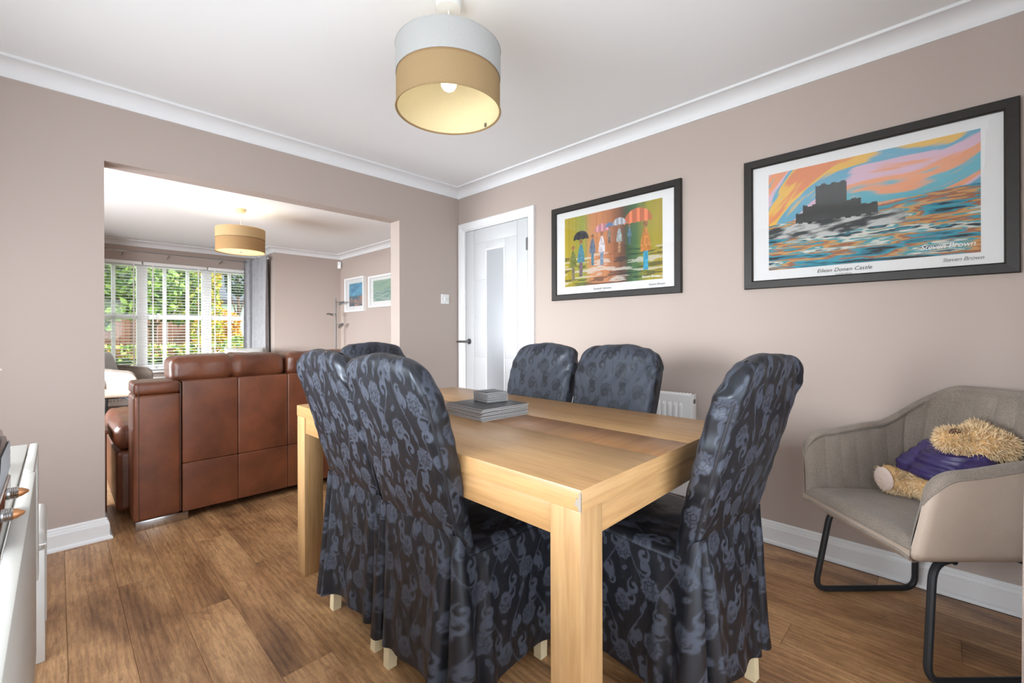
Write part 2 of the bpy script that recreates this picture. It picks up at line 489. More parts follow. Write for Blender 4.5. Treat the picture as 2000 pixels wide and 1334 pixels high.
# floor boards, one mesh per board length
PW, PL = .157, 1.285
def plank_mesh(L):
    mb = MB(); w = PW - .0007; l = L - .0007; e = .0008
    V = [(-w / 2, -l / 2, -.009), (w / 2, -l / 2, -.009), (w / 2, l / 2, -.009), (-w / 2, l / 2, -.009),
         (-w / 2, -l / 2, -e), (w / 2, -l / 2, -e), (w / 2, l / 2, -e), (-w / 2, l / 2, -e),
         (-w / 2 + e, -l / 2 + e, 0), (w / 2 - e, -l / 2 + e, 0), (w / 2 - e, l / 2 - e, 0), (-w / 2 + e, l / 2 - e, 0)]
    F = [(0, 1, 5, 4), (1, 2, 6, 5), (2, 3, 7, 6), (3, 0, 4, 7), (4, 5, 9, 8), (5, 6, 10, 9), (6, 7, 11, 10), (7, 4, 8, 11), (8, 9, 10, 11)]
    me = make_mesh('floor_board', V, F, False); me.materials.append(M_['plank']); return me
pm = {}
row0 = int(math.ceil((LX - -2.549) / PW)) - 1
k = row0
while -2.549 + k * PW < LR_ + .05:
    xc = -2.549 + (k + .5) * PW
    y0 = YN if XL - .1 < xc < XR + .02 else 0.0
    if xc < LX or xc > LR_ + .08: k += 1; continue
    y1 = BY if B0 - .05 < xc < B1 + .05 else LY
    y = y0 - [.35, .95, .1, .7, 1.15, .5][k % 6]
    while y < y1:
        a, b = max(y, y0), min(y + PL, y1)
        if b - a > .02:
            key = round(b - a, 3)
            if key not in pm: pm[key] = plank_mesh(key)
            o = link('floor_board', pm[key], None, floor, (xc, (a + b) / 2, 0))
        y += PL
    k += 1

ceil = MB().box(XL - .3, LR_ + .1, YN - .15, BY + .1, ZC, ZC + .08)
struct('ceiling', ceil, M_['ceiling'])

# right wall of the dining room with the doorway (leaf y -0.86..-0.10)
DY0, DY1, DZ = -.855, -.098, 1.985
w = MB().box(0, .12, YN - .12, DY0 - .005, 0, ZC).box(0, .12, DY1 + .005, 0.0, 0, ZC).box(0, .12, DY0 - .005, DY1 + .005, DZ + .005, ZC)
struct('wall_right', w, M_['wall'])
w = MB().box(LX, OP0, 0, WT, 0, ZC).box(OP1, LR_, 0, WT, 0, ZC).box(OP0, OP1, 0, WT, OPZ, ZC)
struct('wall_back', w, M_['wall'])
def added_side_window(name, x, y0, y1, z0, z1):
    t = empty(name); t['kind'] = 'structure'; ym = (y0 + y1) / 2
    f = MB().box(x - .09, x - .03, y0, y0 + .06, z0, z1).box(x - .09, x - .03, y1 - .06, y1, z0, z1).box(x - .09, x - .03, y0 + .06, y1 - .06, z0, z0 + .06).box(x - .09, x - .03, y0 + .06, y1 - .06, z1 - .06, z1).box(x - .09, x - .03, ym - .03, ym + .03, z0 + .06, z1 - .06)
    f.build('window_frame', M_['upvc'], t, False)  # frame of the added window
    for a, b in ((y0 + .06, ym - .03), (ym + .03, y1 - .06)): MB().box(x - .063, x - .057, a, b, z0 + .06, z1 - .06).build('pane', M_['win_glass'], t, False)
def wall_with_added_window(name, x, ya, yb, y0, y1, z0, z1):
    struct(name, MB().box(x - .12, x, ya, y0, 0, ZC).box(x - .12, x, y1, yb, 0, ZC).box(x - .12, x, y0, y1, 0, z0).box(x - .12, x, y0, y1, z1, ZC), M_['wall'])
wall_with_added_window('wall_left', XL, YN - .12, 0, -3.4, -.55, .62, 1.55)
added_side_window('window_added_3', XL, -3.4, -.55, .62, 1.55)  # out-of-view window, added to let the left fill light in
# near wall with patio doors (behind the camera)
PX0, PX1, PZ = -3.0, -1.22, 2.1
w = MB().box(XL - .12, PX0, YN - .12, YN, 0, ZC).box(PX1, .12, YN - .12, YN, 0, ZC).box(PX0, PX1, YN - .12, YN, PZ, ZC)
struct('wall_near', w, M_['wall'])
d2 = empty('door_2', (0, 0, 0)); d2['kind'] = 'structure'
mid = (PX0 + PX1) / 2
for (a, b) in ((PX0, mid), (mid, PX1)):
    f = MB()
    f.box(a, a + .07, YN - .09, YN - .03, 0, PZ).box(b - .07, b, YN - .09, YN - .03, 0, PZ).box(a + .07, b - .07, YN - .09, YN - .03, 0, .1).box(a + .07, b - .07, YN - .09, YN - .03, PZ - .08, PZ)
    f.build('door_frame', M_['upvc'], d2, False)
    MB().box(a + .07, b - .07, YN - .064, YN - .058, .1, PZ - .08).build('pane', M_['win_glass'], d2, False)

# living room walls
struct('wall_living_right', MB().box(LR_, LR_ + .12, WT, LY + .1, 0, ZC), M_['wall'])
w = MB().box(B1, LR_ + .12, LY, LY + .12, 0, ZC)
struct('wall_living_far', w, M_['wall'])
struct('wall_living_far_left', MB().box(LX - .12, B0, LY, LY + .12, 0, ZC), M_['wall'])
struct('wall_bay_right', MB().box(B1, B1 + .12, LY + .12, BY + .15, 0, ZC), M_['wall'])
struct('wall_bay_left', MB().box(B0 - .12, B0, LY + .12, BY + .15, 0, ZC), M_['wall'])
WX0, WX1, WZ0, WZ1 = -2.36, -.34, .55, 2.09
w = MB().box(B0, WX0, BY, BY + .15, 0, ZC).box(WX1, B1, BY, BY + .15, 0, ZC).box(WX0, WX1, BY, BY + .15, WZ1, ZC).box(WX0, WX1, BY, BY + .15, 0, WZ0)
struct('wall_bay_front', w, M_['wall'])
# left living room wall with an unseen window, added to let the fill in
wall_with_added_window('wall_living_left', LX, WT, LY, 0.50, 2.80, .60, 1.64)
added_side_window('window_added_2', LX, 0.50, 2.80, .60, 1.64)

# cornice
cove = [(0, HC), (.010, HC), (.013, HC + .010)]
for t in np.linspace(0, PI / 2, 8):
    cove.append((.092 - .079 * math.cos(t), HC + .010 + .052 * math.sin(t)))
cove += [(.1035, HC + .062), (.1035, ZC + .002), (0, ZC + .002)]
def cornice(name, runs):
    mb = MB()
    for r in runs: mb.add(*run_profile(cove, *r))
    o = mb.build(name, M_['ceiling_trim'] if 'ceiling_trim' in M_ else M_['trim'], None, True, 30); o['kind'] = 'structure'
M_['ceiling_trim'] = plain('cornice_white', srgb(232, 233, 235), .6, .3)
cornice('trim_1', [((0, 0), (XL, 0), (0, -1), 1, 1)])
cornice('trim_2', [((0, YN), (0, 0), (-1, 0), 1, 1)])
cornice('trim_3', [((XL, 0), (XL, YN), (1, 0), 1, 1)])
cornice('trim_4', [((XL, YN), (0, YN), (0, 1), 1, 1)])
cornice('trim_5', [((LR_, WT), (LR_, LY), (-1, 0), 1, 1), ((LR_, LY), (B1, LY), (0, -1), 1, -1), ((B1, LY), (B1, BY), (-1, 0), -1, 1), ((B1, BY), (B0, BY), (0, -1), 1, 1),
                   ((B0, BY), (B0, LY), (1, 0), 1, -1), ((B0, LY), (LX, LY), (0, -1), -1, 1), ((LX, LY), (LX, WT), (1, 0), 1, 1), ((LX, WT), (LR_, WT), (0, 1), 1, 1)])
# skirting boards
sk = [(0, .111), (.005, .111), (.009, .104), (.009, .097), (.012, .095), (.014, .088), (.014, .082), (.018, .079), (.018, .019), (.022, .016), (.028, .012), (.030, .006), (.030, 0), (0, 0)]
def skirting(name, runs):
    mb = MB()
    for r in runs: mb.add(*run_profile(sk, *r))
    o = mb.build(name, M_['trim'], None, True, 25); o['kind'] = 'structure'
skirting('baseboard_right', [((0, YN), (0, -.925), (-1, 0), 1, 0)])
skirting('baseboard_back_left', [((OP0, 0), (XL, 0), (0, -1), -1, 1), ((OP0, WT), (OP0, 0), (1, 0), -1, -1)])
skirting('baseboard_back_right', [((0, 0), (OP1, 0), (0, -1), 0, -1), ((OP1, 0), (OP1, WT), (-1, 0), -1, -1)])
skirting('baseboard_left', [((XL, 0), (XL, YN), (1, 0), 1, 1)])
skirting('baseboard_living', [((LR_, WT), (LR_, LY), (-1, 0), 1, 1), ((LR_, LY), (B1, LY), (0, -1), 1, -1), ((B1, LY), (B1, BY), (-1, 0), -1, 1), ((B1, BY), (B0, BY), (0, -1), 1, 1), ((B0, BY), (B0, LY), (1, 0), 1, -1), ((B0, LY), (LX, LY), (0, -1), -1, 1), ((LX, LY), (LX, WT), (1, 0), 1, 1)])

# ---------------------------------------------------------------- door in the right wall
d1 = empty('door_1', (0, 0, 0)); d1['kind'] = 'structure'
arch = [(0, 0), (.008, 0), (.012, .004), (.016, .010), (.016, .022), (.020, .026), (.022, .034), (.022, .060), (.018, .066), (0, .066)]
def arch_leg(mb, y_in, y_dir, z1):   # profile: (out of wall, away from opening)
    V = []; m = len(arch)
    for o_, a_ in arch: V.append((-o_, y_in + y_dir * a_, 0))
    for o_, a_ in arch: V.append((-o_, y_in + y_dir * a_, z1 + a_))
    mb.add(V, [(i, (i + 1) % m, m + (i + 1) % m, m + i) for i in range(m)] + [tuple(range(m))])
mb = MB(); AI0, AI1, AZ = -.862, -.078, 1.995
arch_leg(mb, AI0, -1, AZ); arch_leg(mb, AI1, 1, AZ)
V = []; m = len(arch)
for o_, a_ in arch: V.append((-o_, AI0 - a_, AZ + a_))
for o_, a_ in arch: V.append((-o_, AI1 + a_, AZ + a_))
mb.add(V, [(i, (i + 1) % m, m + (i + 1) % m, m + i) for i in range(m)])
mb.build('architrave', M_['trim'], d1, True, 25)
mb = MB().box(-.004, .10, AI0 - .004, DY0 - .002, 0, AZ).box(-.004, .10, DY1 + .002, AI1 + .004, 0, AZ).box(-.004, .10, DY0 - .002, DY1 + .002, DZ + .002, AZ)
mb.build('door_lining', M_['trim'], d1, False)
# leaf: stiles, rails, grooved side panels, glazed centre strip
XF, XB = -.002, .038
def P(mb, y0, y1, z0, z1, xf=XF): return mb.rbox(xf, XB, y0, y1, z0, z1, .0025)
yL0, yL1 = DY0 + .003, DY1 - .003
gl0, gl1, glz0, glz1 = -.588, -.382, .20, 1.785
st0, st1, stz = -.738, -.212, 1.862
g = .004
leaf = MB()
P(leaf, st1 + g / 2, yL1, .006, DZ - .003); P(leaf, yL0, st0 - g / 2, .006, DZ - .003)
P(leaf, st0 + g / 2, st1 - g / 2, stz + g / 2, DZ - .003)
P(leaf, st0 + g / 2, st1 - g / 2, .006, .12)
leaf.box(.002, XB - .002, yL0, yL1, .006, DZ - .006)
lo = leaf.build('door_leaf', M_['door'], d1, True, 30)
zs = [.12 + g, .534, .869, 1.204, 1.538, stz - g / 2]
for a, b in ((st0 + g / 2, gl0 - .012), (gl1 + .012, st1 - g / 2)):
    for i in range(5):
        P(MB(), a, b, zs[i] + g / 2, zs[i + 1] - g / 2).build('panel', M_['door'], d1, True, 30)
P(MB(), gl0 - .012, gl1 + .012, glz1 + .012, stz - g / 2).build('panel', M_['door'], d1, True, 30)
P(MB(), gl0 - .012, gl1 + .012, .12 + g, glz0 - .012).build('panel', M_['door'], d1, True, 30)
bd = MB()
bd.rbox(-.009, .03, gl0 - .014, gl0, glz0, glz1, .004).rbox(-.009, .03, gl1, gl1 + .014, glz0, glz1, .004).rbox(-.009, .03, gl0 - .014, gl1 + .014, glz1, glz1 + .014, .004).rbox(-.009, .03, gl0 - .014, gl1 + .014, glz0 - .014, glz0, .004)
bd.build('glazing_bead', M_['trim'], d1, True, 30)
o = MB().box(.0005, .004, gl0, gl1, glz0, glz1).build('pane', M_['frost'], d1, False); o['label'] = 'tall narrow frosted grey glass pane'
hd = empty('door_handle'); hd.parent = d1
hz, hy = 1.003, -.150
MB().lathe([(0, 0), (.026, 0), (.026, .006), (.022, .009), (0, .009)], 24, (0, 0, 0), 'x').build('rose', M_['steel'], hd, True, 30, (XF - .009, hy, hz))
MB().tube(fillet([(XF, hy, hz), (XF - .052, hy, hz), (XF - .054, hy + .11, hz - .002)], .02), [.011] * 3 + [.0105] * 4 + [.009], 10).build('lever', M_['steel'], hd)
for hz_ in (1.776, .25):
    MB().tube([(-.008, DY0 - .001, hz_ - .05), (-.008, DY0 - .001, hz_ + .05)], .0065, 10).box(-.004, .0, DY0 - .02, DY0 + .02, hz_ - .048, hz_ + .048).build('hinge', M_['steel'], d1)

# ---------------------------------------------------------------- switch, radiators
def light_switch():
    t = empty('light_switch', (-.163, 0, 1.38), 0, 'white square plastic light switch on the wall beside the white door', 'light switch')
    MB().rbox(-.043, .043, -.010, 0, -.043, .043, .004, 2).build('plate', M_['plastic_white'], t)
    MB().rbox(-.011, .011, -.0145, -.006, -.017, .017, .003, 2).build('rocker', M_['plastic_white'], t)
    for s in (-1, 1): MB().lathe([(0, 0), (.0032, 0), (.0028, .0012), (0, .0014)], 10, (0, 0, 0), 'y').build('screw', M_['steel'], t, True, 30, (s * .030, -.0112, 0))
light_switch()

def radiator(name, L, z0, z1, label, pitch=.0333):
    """front faces -y, back on y=0, centred in x"""
    t = empty(name, (0, 0, 0), 0, label, 'radiator')
    H = z1 - z0; m = int(L / pitch)
    # fluted front panel as a height field
    us = []; ds = []
    x = -L / 2 + .03
    pts = [(-L / 2, 0), (-L / 2 + .025, 0)]
    n = int((L - .06) / pitch)
    s0 = -n * pitch / 2
    for i in range(n):
        a = s0 + i * pitch
        pts += [(a + .006, 0), (a + .011, 1), (a + .023, 1), (a + .028, 0)]
    pts += [(L / 2 - .025, 0), (L / 2, 0)]
    zz = [(z0, 0), (z0 + .055, 0), (z0 + .072, 1), (z1 - .072, 1), (z1 - .055, 0), (z1 - .012, 0), (z1 - .004, -.4), (z1, -1)]
    V = []
    for z, fz in zz:
        for u, fu in pts:
            V.append((u, -.095 - (.010 * fu * fz if fz > 0 else .012 * fz), z))
    F = grid_faces(len(pts), len(zz))
    link('front_panel', make_mesh('front_panel', V, F, True, 25), M_['radiator'], t)
    MB().box(-L / 2, L / 2, -.055, -.045, z0, z1 - .01).build('rear_panel', M_['radiator'], t, False)
    g = MB()
    for i in range(int(L / .02) - 1): g.box(-L / 2 + .02 + i * .02, -L / 2 + .026 + i * .02, -.083, -.055, z1 - .012, z1 - .002)
    g.build('top_grille', M_['radiator'], t, False)
    for s in (-1, 1):
        e = MB().rbox(s * L / 2 - .003, s * L / 2 + .003, -.1, -.03, z0 + .01, z1 - .004, .002).build('side_cheek', M_['radiator'], t)
        MB().lathe([(.006, 0), (.014, 0), (.014, .003), (.006, .004)], 16, (0, 0, 0), 'x').build('air_vent_boss', M_['steel'], e, True, 30, (s * (L / 2 + .003) if s > 0 else -L / 2 - .007, -.062, z1 - .045))
        MB().tube([(s * (L / 2 - .05), -.05, z0 + .03), (s * (L / 2 - .05), -.05, .03), (s * (L / 2 - .05), -.05, 0)], .0075, 8).build('pipe', M_['chrome'], t)
        MB().box(s * L * .36 - .015, s * L * .36 + .015, -.046, 0, z0 + .1, z1 - .1).build('wall_bracket', M_['radiator'], t, False)
    return t
r = radiator('radiator', 1.02, .155, .737, 'white fluted panel radiator on the wall behind the dining chairs')
r.location = (0, -1.66, 0); r.rotation_euler = (0, 0, -PI / 2)
r = radiator('radiator', 1.6, .10, .46, 'low white fluted radiator beneath the blinds of the bay window')
r.location = (-1.35, BY, 0)
# ---------------------------------------------------------------- damask pattern (computed, then carried by the cloth's vertices)
TW, TH, TR = .165, .25, 1300
def damask_tile():
    nx, ny = int(TW * TR), int(TH * TR)
    X, Y = np.meshgrid((np.arange(nx) + .5) / TR, (np.arange(ny) + .5) / TR)
    D = np.full(X.shape, 1.0)
    def dd(cx, cy):
        return ((X - cx + TW / 2) % TW) - TW / 2, ((Y - cy + TH / 2) % TH) - TH / 2
    def stroke(pts, ws):
        nonlocal D
        for (x, y), w_ in zip(pts, ws):
            dx, dy = dd(x, y); D = np.minimum(D, np.hypot(dx, dy) - w_)
    def spiral(p, ang, L, R, turn, w0):
        """stem from p along ang for L, closing into a curl of radius R with a bulb"""
        pts = [p]; ws = [w0 * .5]; a = ang; x, y = p; n = 16
        for i in range(n):
            a += turn * .018 * i / n * 3; x += L / n * math.cos(a); y += L / n * math.sin(a); pts.append((x, y)); ws.append(w0 * (.5 + .9 * i / n))
        m = 26
        for i in range(m):
            rr = R * (1 - .62 * i / m); st = rr * 2 * PI * .82 / m; a += turn * 2 * PI * .82 / m * 1.0
            x += st * math.cos(a); y += st * math.sin(a); pts.append((x, y))
            ws.append(w0 * (1.3 + 1.5 * math.sin(PI * min(1, i / m * 1.05)) + (1.2 if i > m - 4 else 0)))
        stroke(pts, ws)
    def leaf(cx, cy, ang, L, W):
        nonlocal D
        dx, dy = dd(cx, cy); u = dx * math.cos(ang) + dy * math.sin(ang); v = -dx * math.sin(ang) + dy * math.cos(ang)
        h = W * np.clip(1 - (2 * u / L) ** 2, 0, 1) ** .8 * (1 + .5 * u / L)
        d = np.abs(v) - h; d = np.where(np.abs(u) > L / 2, .01, d)
        d = np.maximum(d, .0007 - np.abs(v))            # midrib
        D = np.minimum(D, d)
    def flower(cx, cy, R, ph):
        nonlocal D
        dx, dy = dd(cx, cy); r_ = np.hypot(dx, dy); th = np.arctan2(dy, dx) + ph
        Ro = R * (.80 + .20 * np.abs(np.cos(3.5 * th)) ** .7)
        d = r_ - Ro
        R2 = R * .60 * (.82 + .18 * np.abs(np.cos(2.5 * th + .6)) ** .7)
        line = np.minimum(np.abs(r_ - R2), np.abs(r_ - R * .30 * (.8 + .2 * np.abs(np.cos(2 * th)))))
        rad = np.abs(np.sin(3.5 * th)) * r_ / 3.5
        line = np.where((r_ > R2), np.minimum(line, rad), line)
        rad2 = np.abs(np.sin(2.5 * th + .6 + PI / 2 * 0)) * r_ / 2.5
        line = np.where((r_ < R2) & (r_ > R * .3), np.minimum(line, np.abs(np.sin(2.5 * th + .6)) * r_ / 2.5), line)
        d = np.maximum(d, .0012 - line)
        D = np.minimum(D, d)
    # main vines
    for x0, ph in ((TW * .5, 0), (0, PI)):
        ys = np.linspace(0, TH, 170)
        stroke([(x0 + .026 * math.sin(2 * PI * y / TH + ph), y) for y in ys], [.0011] * 170)
    for (bx, by, mir) in ((TW * .5, 0, 1), (0, TH * .5, -1)):
        c = lambda u: bx + mir * u
        ang = lambda a: a if mir > 0 else PI - a
        flower(c(.046), by + .030, .027, .4 * mir)
        flower(c(-.042), by + .092, .0235, 1.1 * mir)
        spiral((c(.002), by + .004), ang(2.4), .020, .0150, -mir, .0019)
        spiral((c(.014), by + .030), ang(2.1), .016, .0120, mir, .0017)
        spiral((c(.024), by + .066), ang(.9), .016, .0150, mir, .0019)
        spiral((c(.022), by + .090), ang(2.5), .014, .0125, -mir, .0018)
        spiral((c(.002), by + .124), ang(.55), .018, .0150, -mir, .0019)
        spiral((c(-.014), by + .148), ang(2.3), .020, .0150, -mir, .0018)
        spiral((c(-.020), by + .178), ang(.7), .020, .0150, mir, .0018)
        spiral((c(.0), by + .060), ang(2.9), .010, .0110, mir, .0016)
        spiral((c(-.024), by + .205), ang(2.3), .014, .0145, mir, .0018)
        leaf(c(.060), by + .074, ang(1.2), .024, .0048); leaf(c(-.062), by + .060, ang(2.0), .024, .0048); leaf(c(-.036), by + .134, ang(2.5), .022, .0046)
        leaf(c(.034), by + .168, ang(.5), .024, .0048); leaf(c(.014), by + .215, ang(1.4), .022, .0046)
    return 1 - sstep(-.0006, .0008, D)
TILE = damask_tile()
def damask_at(u, v):
    ny, nx = TILE.shape; u = u / 1.2; v = v / 1.2
    x = (u / TW % 1) * nx - .5; y = (v / TH % 1) * ny - .5
    ix = np.floor(x).astype(int); iy = np.floor(y).astype(int); fx = x - ix; fy = y - iy
    g = lambda a, b: TILE[b % ny, a % nx]
    return (g(ix, iy) * (1 - fx) + g(ix + 1, iy) * fx) * (1 - fy) + (g(ix, iy + 1) * (1 - fx) + g(ix + 1, iy + 1) * fx) * fy

def ring_rect(hw, y0, y1, rc, n):
    """n points on a rounded rectangle, starting at front centre (0,y1) running clockwise seen from above; returns P, normal, arclength"""
    m = 4000; hd = (y1 - y0) / 2; cy = (y0 + y1) / 2; pts = []
    def arc(cx, cyy, a0, a1, k=60): return [(cx + rc * math.cos(a), cyy + rc * math.sin(a)) for a in np.linspace(a0, a1, k)]
    pts += [(0, y1)] + arc(hw - rc, y1 - rc, PI / 2, 0) + arc(hw - rc, y0 + rc, 0, -PI / 2) + arc(-hw + rc, y0 + rc, -PI / 2, -PI) + arc(-hw + rc, y1 - rc, PI, PI / 2) + [(0, y1)]
    pts = np.array(pts); seg = np.hypot(*np.diff(pts, axis=0).T); s = np.r_[0, np.cumsum(seg)]
    t = np.linspace(0, s[-1], n, endpoint=False)
    Pp = np.c_[np.interp(t, s, pts[:, 0]), np.interp(t, s, pts[:, 1])]
    T = np.roll(Pp, -1, 0) - np.roll(Pp, 1, 0); T /= np.linalg.norm(T, axis=1)[:, None]
    return Pp, np.c_[-T[:, 1], T[:, 0]], t, s[-1]

# chair local frame: faces +y, floor at z=0, seat centre at the origin
BW, BT, ZS, ZT = .428, .072, .475, 1.004
def rear_y(z):   # rear face of the back
    t = (z - .5) / .5
    return -.206 - .125 * t - .015 * t * t
def make_back(seed):
    nz = 170; ns = 360
    Pp, Nn, S, Lp = ring_rect(BW / 2, -BT / 2, BT / 2, .028, ns)
    rows = [(z, 0.) for z in np.linspace(ZS - .04, ZT - .045, nz)] + [(ZT - .045, f) for f in np.linspace(0, PI / 2, 16)[1:]]
    V = np.zeros((len(rows), ns, 3)); U = np.zeros((len(rows), ns, 2)); arc = 0; pz_ = rows[0][0]
    rtop = .045
    for i, (z0, f) in enumerate(rows):
        z = z0 + rtop * math.sin(f)
        if i: arc += (z - pz_) if f == 0 else rtop * (PI / 2 / 15)
        pz_ = z
        yy = Pp[:, 1] * math.cos(f) ** .8 if f else Pp[:, 1]
        # rounded upper corners in elevation
        cz = np.clip((z - (ZT - .085)) / .085, 0, 1); wfac = 1 - .26 * (1 - math.sqrt(max(0, 1 - cz * cz)))
        wfac *= .915 + .085 * float(sstep(ZS, ZT - .12, z))
        xx = Pp[:, 0] * wfac
        taper = .92 + .14 * (z - ZS) / (ZT - ZS)
        y = rear_y(z) + BT / 2 + yy * taper
        # crowned top, puckered
        zc = z + (.036 * (1 - (xx / (BW / 2)) ** 2) - .012 + .007 * (vnoise(xx * 24 + seed, yy * 14 + 3, seed) - .5)) * sstep(ZT - .16, ZT - .02, z)
        bul = .010 * (1 - (xx / (BW / 2)) ** 2) * math.sin(PI * min(1, max(0, (z - ZS) / (ZT - ZS))))
        y = y + np.sign(Pp[:, 1]) * bul * (np.abs(Pp[:, 1]) > BT / 2 - .004)
        top = sstep(ZT - .22, ZT - .03, z)
        edge = sstep(.10, .215, np.abs(xx))
        wr = (fbm(xx * 10 + seed * 3.1, z * 9 + yy * 9, seed, 3) - .5) * .004
        wr += (vnoise(xx * 30 + z * 22, z * 11 - yy * 16, seed + 5) - .5) * (.002 + .010 * top) * (.35 + edge)
        # gathers along the vertical seams
        wr += .0014 * np.sin(z * 95 + 3 * vnoise(z * 9 + xx * 0, xx * 4, seed + 2)) * sstep(.150, .212, np.abs(xx))
        V[i, :, 0] = xx + Nn[:, 0] * wr; V[i, :, 1] = y + Nn[:, 1] * wr; V[i, :, 2] = zc + wr * .5 * top
        U[i, :, 0] = S; U[i, :, 1] = arc
    V = V.reshape(-1, 3); U = U.reshape(-1, 2)
    pat = damask_at(U[:, 0] + .03, U[:, 1] + .02)
    inner = np.tile(sstep(BT / 2 - .012, BT / 2 - .002, Pp[:, 1]), len(rows))     # satin sheen put into the colour: pattern inverted on the inside-back panel
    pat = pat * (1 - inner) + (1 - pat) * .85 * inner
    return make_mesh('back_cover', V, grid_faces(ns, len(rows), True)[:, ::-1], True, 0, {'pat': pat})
def make_seat(seed):
    n = 120; u, v = np.meshgrid(np.linspace(-1, 1, n), np.linspace(-1, 1, n))
    hw, hd = .204, .208
    x = u * hw; y = v * hd + .0
    e = np.maximum(np.abs(u), np.abs(v)); rr = np.clip((e - .86) / .14, 0, 1)
    z = .487 + .012 * (1 - u * u) * (1 - v * v) - .030 * (1 - np.sqrt(np.clip(1 - rr * rr, 0, 1))) + .006 * (fbm(x * 14, y * 14, seed, 3) - .5)
    V = np.c_[x.ravel(), y.ravel(), z.ravel()]
    return make_mesh('seat_cover', V, grid_faces(n, n), True, 0, {'pat': damask_at(x.ravel() + .05, y.ravel())})
def make_skirt(seed, near=1):
    ns, nv = 560, 124
    Pp, Nn, S, Lp = ring_rect(.206, -.212, .210, .022, ns)
    x, y = Pp[:, 0], Pp[:, 1]
    rear = sstep(-.16, -.209, y); side = sstep(.16, .204, np.abs(x))
    # arclength positions of the rear corners
    sc = [S[np.argmin((x - .200) ** 2 + (y + .208) ** 2)], S[np.argmin((x + .200) ** 2 + (y + .208) ** 2)]]
    sf = [S[np.argmin((x - .200) ** 2 + (y - .206) ** 2)], S[np.argmin((x + .200) ** 2 + (y - .206) ** 2)]]
    G = lambda c, w_: np.exp(-((S - c) / w_) ** 2)
    V = np.zeros((nv, ns, 3)); U = np.zeros((nv, ns, 2))
    for j in range(nv):
        v = j / (nv - 1)
        ztop = .470 + .070 * rear
        zbot = .098 + .010 * (vnoise(S * 5, S * 0 + seed, seed) - .5)
        for k_, c in enumerate(sc): zbot = zbot - (.050 if (k_ == 0) == (near > 0) else .012) * G(c + (.03 if k_ else -.03), .080)
        for c in sf: zbot = zbot - .015 * G(c, .05)
        z = ztop + (zbot - ztop) * v
        out = (.004 + .012 * rear + .003 * side * (1 - rear)) * v ** .9
        for k_, c in enumerate(sc):
            sg = 1 if k_ == 0 else -1                 # side panel direction in arclength
            p0 = c + sg * .030                        # pleat opens in the rear panel just inside the corner
            nr_ = 1.0 if (k_ == 0) == (near > 0) else .45
            out += nr_ * (.056 * G(p0 - sg * .046, .030) + .034 * G(p0 + sg * .034, .020) - .075 * G(p0, .0095) * (1 if v < .02 else v ** -.35) - .016 * G(p0 - sg * .098, .014) + .022 * G(p0 - sg * .135, .022)) * v ** 1.05
        for c in sf: out += .018 * G(c, .05) * v
        out += .006 * v * np.sin(S * 2 * PI / .21 + 1.2 * np.sin(S * 7) + seed) * (.3 + .7 * rear) + .007 * (fbm(S * 20, z * 6, seed + 1, 3) - .5) + .010 * v * (fbm(S * 9 + 4, z * 2.2, seed + 6, 2) - .5)
        lean = np.where(rear > 0, rear * (-(rear_y(.54) - -.212) * (1 - v) ** 1.5), 0)
        V[j, :, 0] = x + Nn[:, 0] * out
        V[j, :, 1] = y + Nn[:, 1] * out - lean
        V[j, :, 2] = z
        U[j, :, 0] = S; U[j, :, 1] = -z
    return make_mesh('skirt', V.reshape(-1, 3), grid_faces(ns, nv, True), True, 0, {'pat': damask_at(U[..., 0].ravel(), U[..., 1].ravel() + .1)})

def make_chair_proto(seed, near):
    t = empty('dining_chair')
    t['category'] = 'chair'
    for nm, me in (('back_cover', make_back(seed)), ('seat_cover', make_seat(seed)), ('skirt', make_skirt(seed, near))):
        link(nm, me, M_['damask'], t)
    for s in (-1, 1):
        zz = np.linspace(.53, .930, 40)
        yy = np.array([rear_y(z) for z in zz])
        MB().tube(np.c_[s * (BW / 2 * (.915 + .085 * sstep(ZS, ZT - .12, zz)) - .006), yy + .0095 + BT / 2 * (.08 - .14 * (zz - ZS) / (ZT - ZS)), zz], .0042, 6).build('piping', M_['seam_dark'], t)
    for sx in (-1, 1):
        for sy, yt, yb in ((-1, -.175, -.200), (1, .170, .175)):
            mb = MB(); ht, hb = .021, .0155
            V = [(sx * .165 + a * ht, yt + b * ht, .44) for a, b in ((-1, -1), (1, -1), (1, 1), (-1, 1))] + [(sx * .162 + a * hb, yb + b * hb, 0) for a, b in ((-1, -1), (1, -1), (1, 1), (-1, 1))]
            mb.add(V, [(0, 1, 2, 3), (7, 6, 5, 4), (0, 4, 5, 1), (1, 5, 6, 2), (2, 6, 7, 3), (3, 7, 4, 0)])
            mb.build('leg', M_['cream_wood'], t, False)
    return t
protoA, protoB = make_chair_proto(1.0, 1), make_chair_proto(4.0, -1)
chair_spots = [
    (protoA, (-1.615, -2.050), -90, 'navy damask-covered chair with its back to the folding table, next to the chipped table corner'),
    (protoB, (-1.607, -1.625), -90, 'navy damask-covered dining chair with its back to the folding table, nearer the sofa'),
    (protoB, (-1.192, -2.535), -6, 'navy damask-covered dining chair at the table end beside the grey armchair'),
    (protoA, (-1.030, -1.640), 90, 'navy damask-covered dining chair facing the sofa, back nearest the white door'),
    (protoB, (-1.030, -2.090), 90, 'navy damask-covered dining chair with its back right against the radiator end'),
    (protoA, (-1.245, -1.010), 180, 'navy damask-covered dining chair at the table end nearest the room opening'),
]
seen = set()
for pr_, (x, y), a, lab in chair_spots:
    o = pr_ if pr_.name not in seen else copy_tree(pr_)
    seen.add(pr_.name)
    o.location = (x, y, 0); o.rotation_euler = (0, 0, math.radians(a))
    set_props(o, lab, 'chair', 'slipcovered dining chairs')

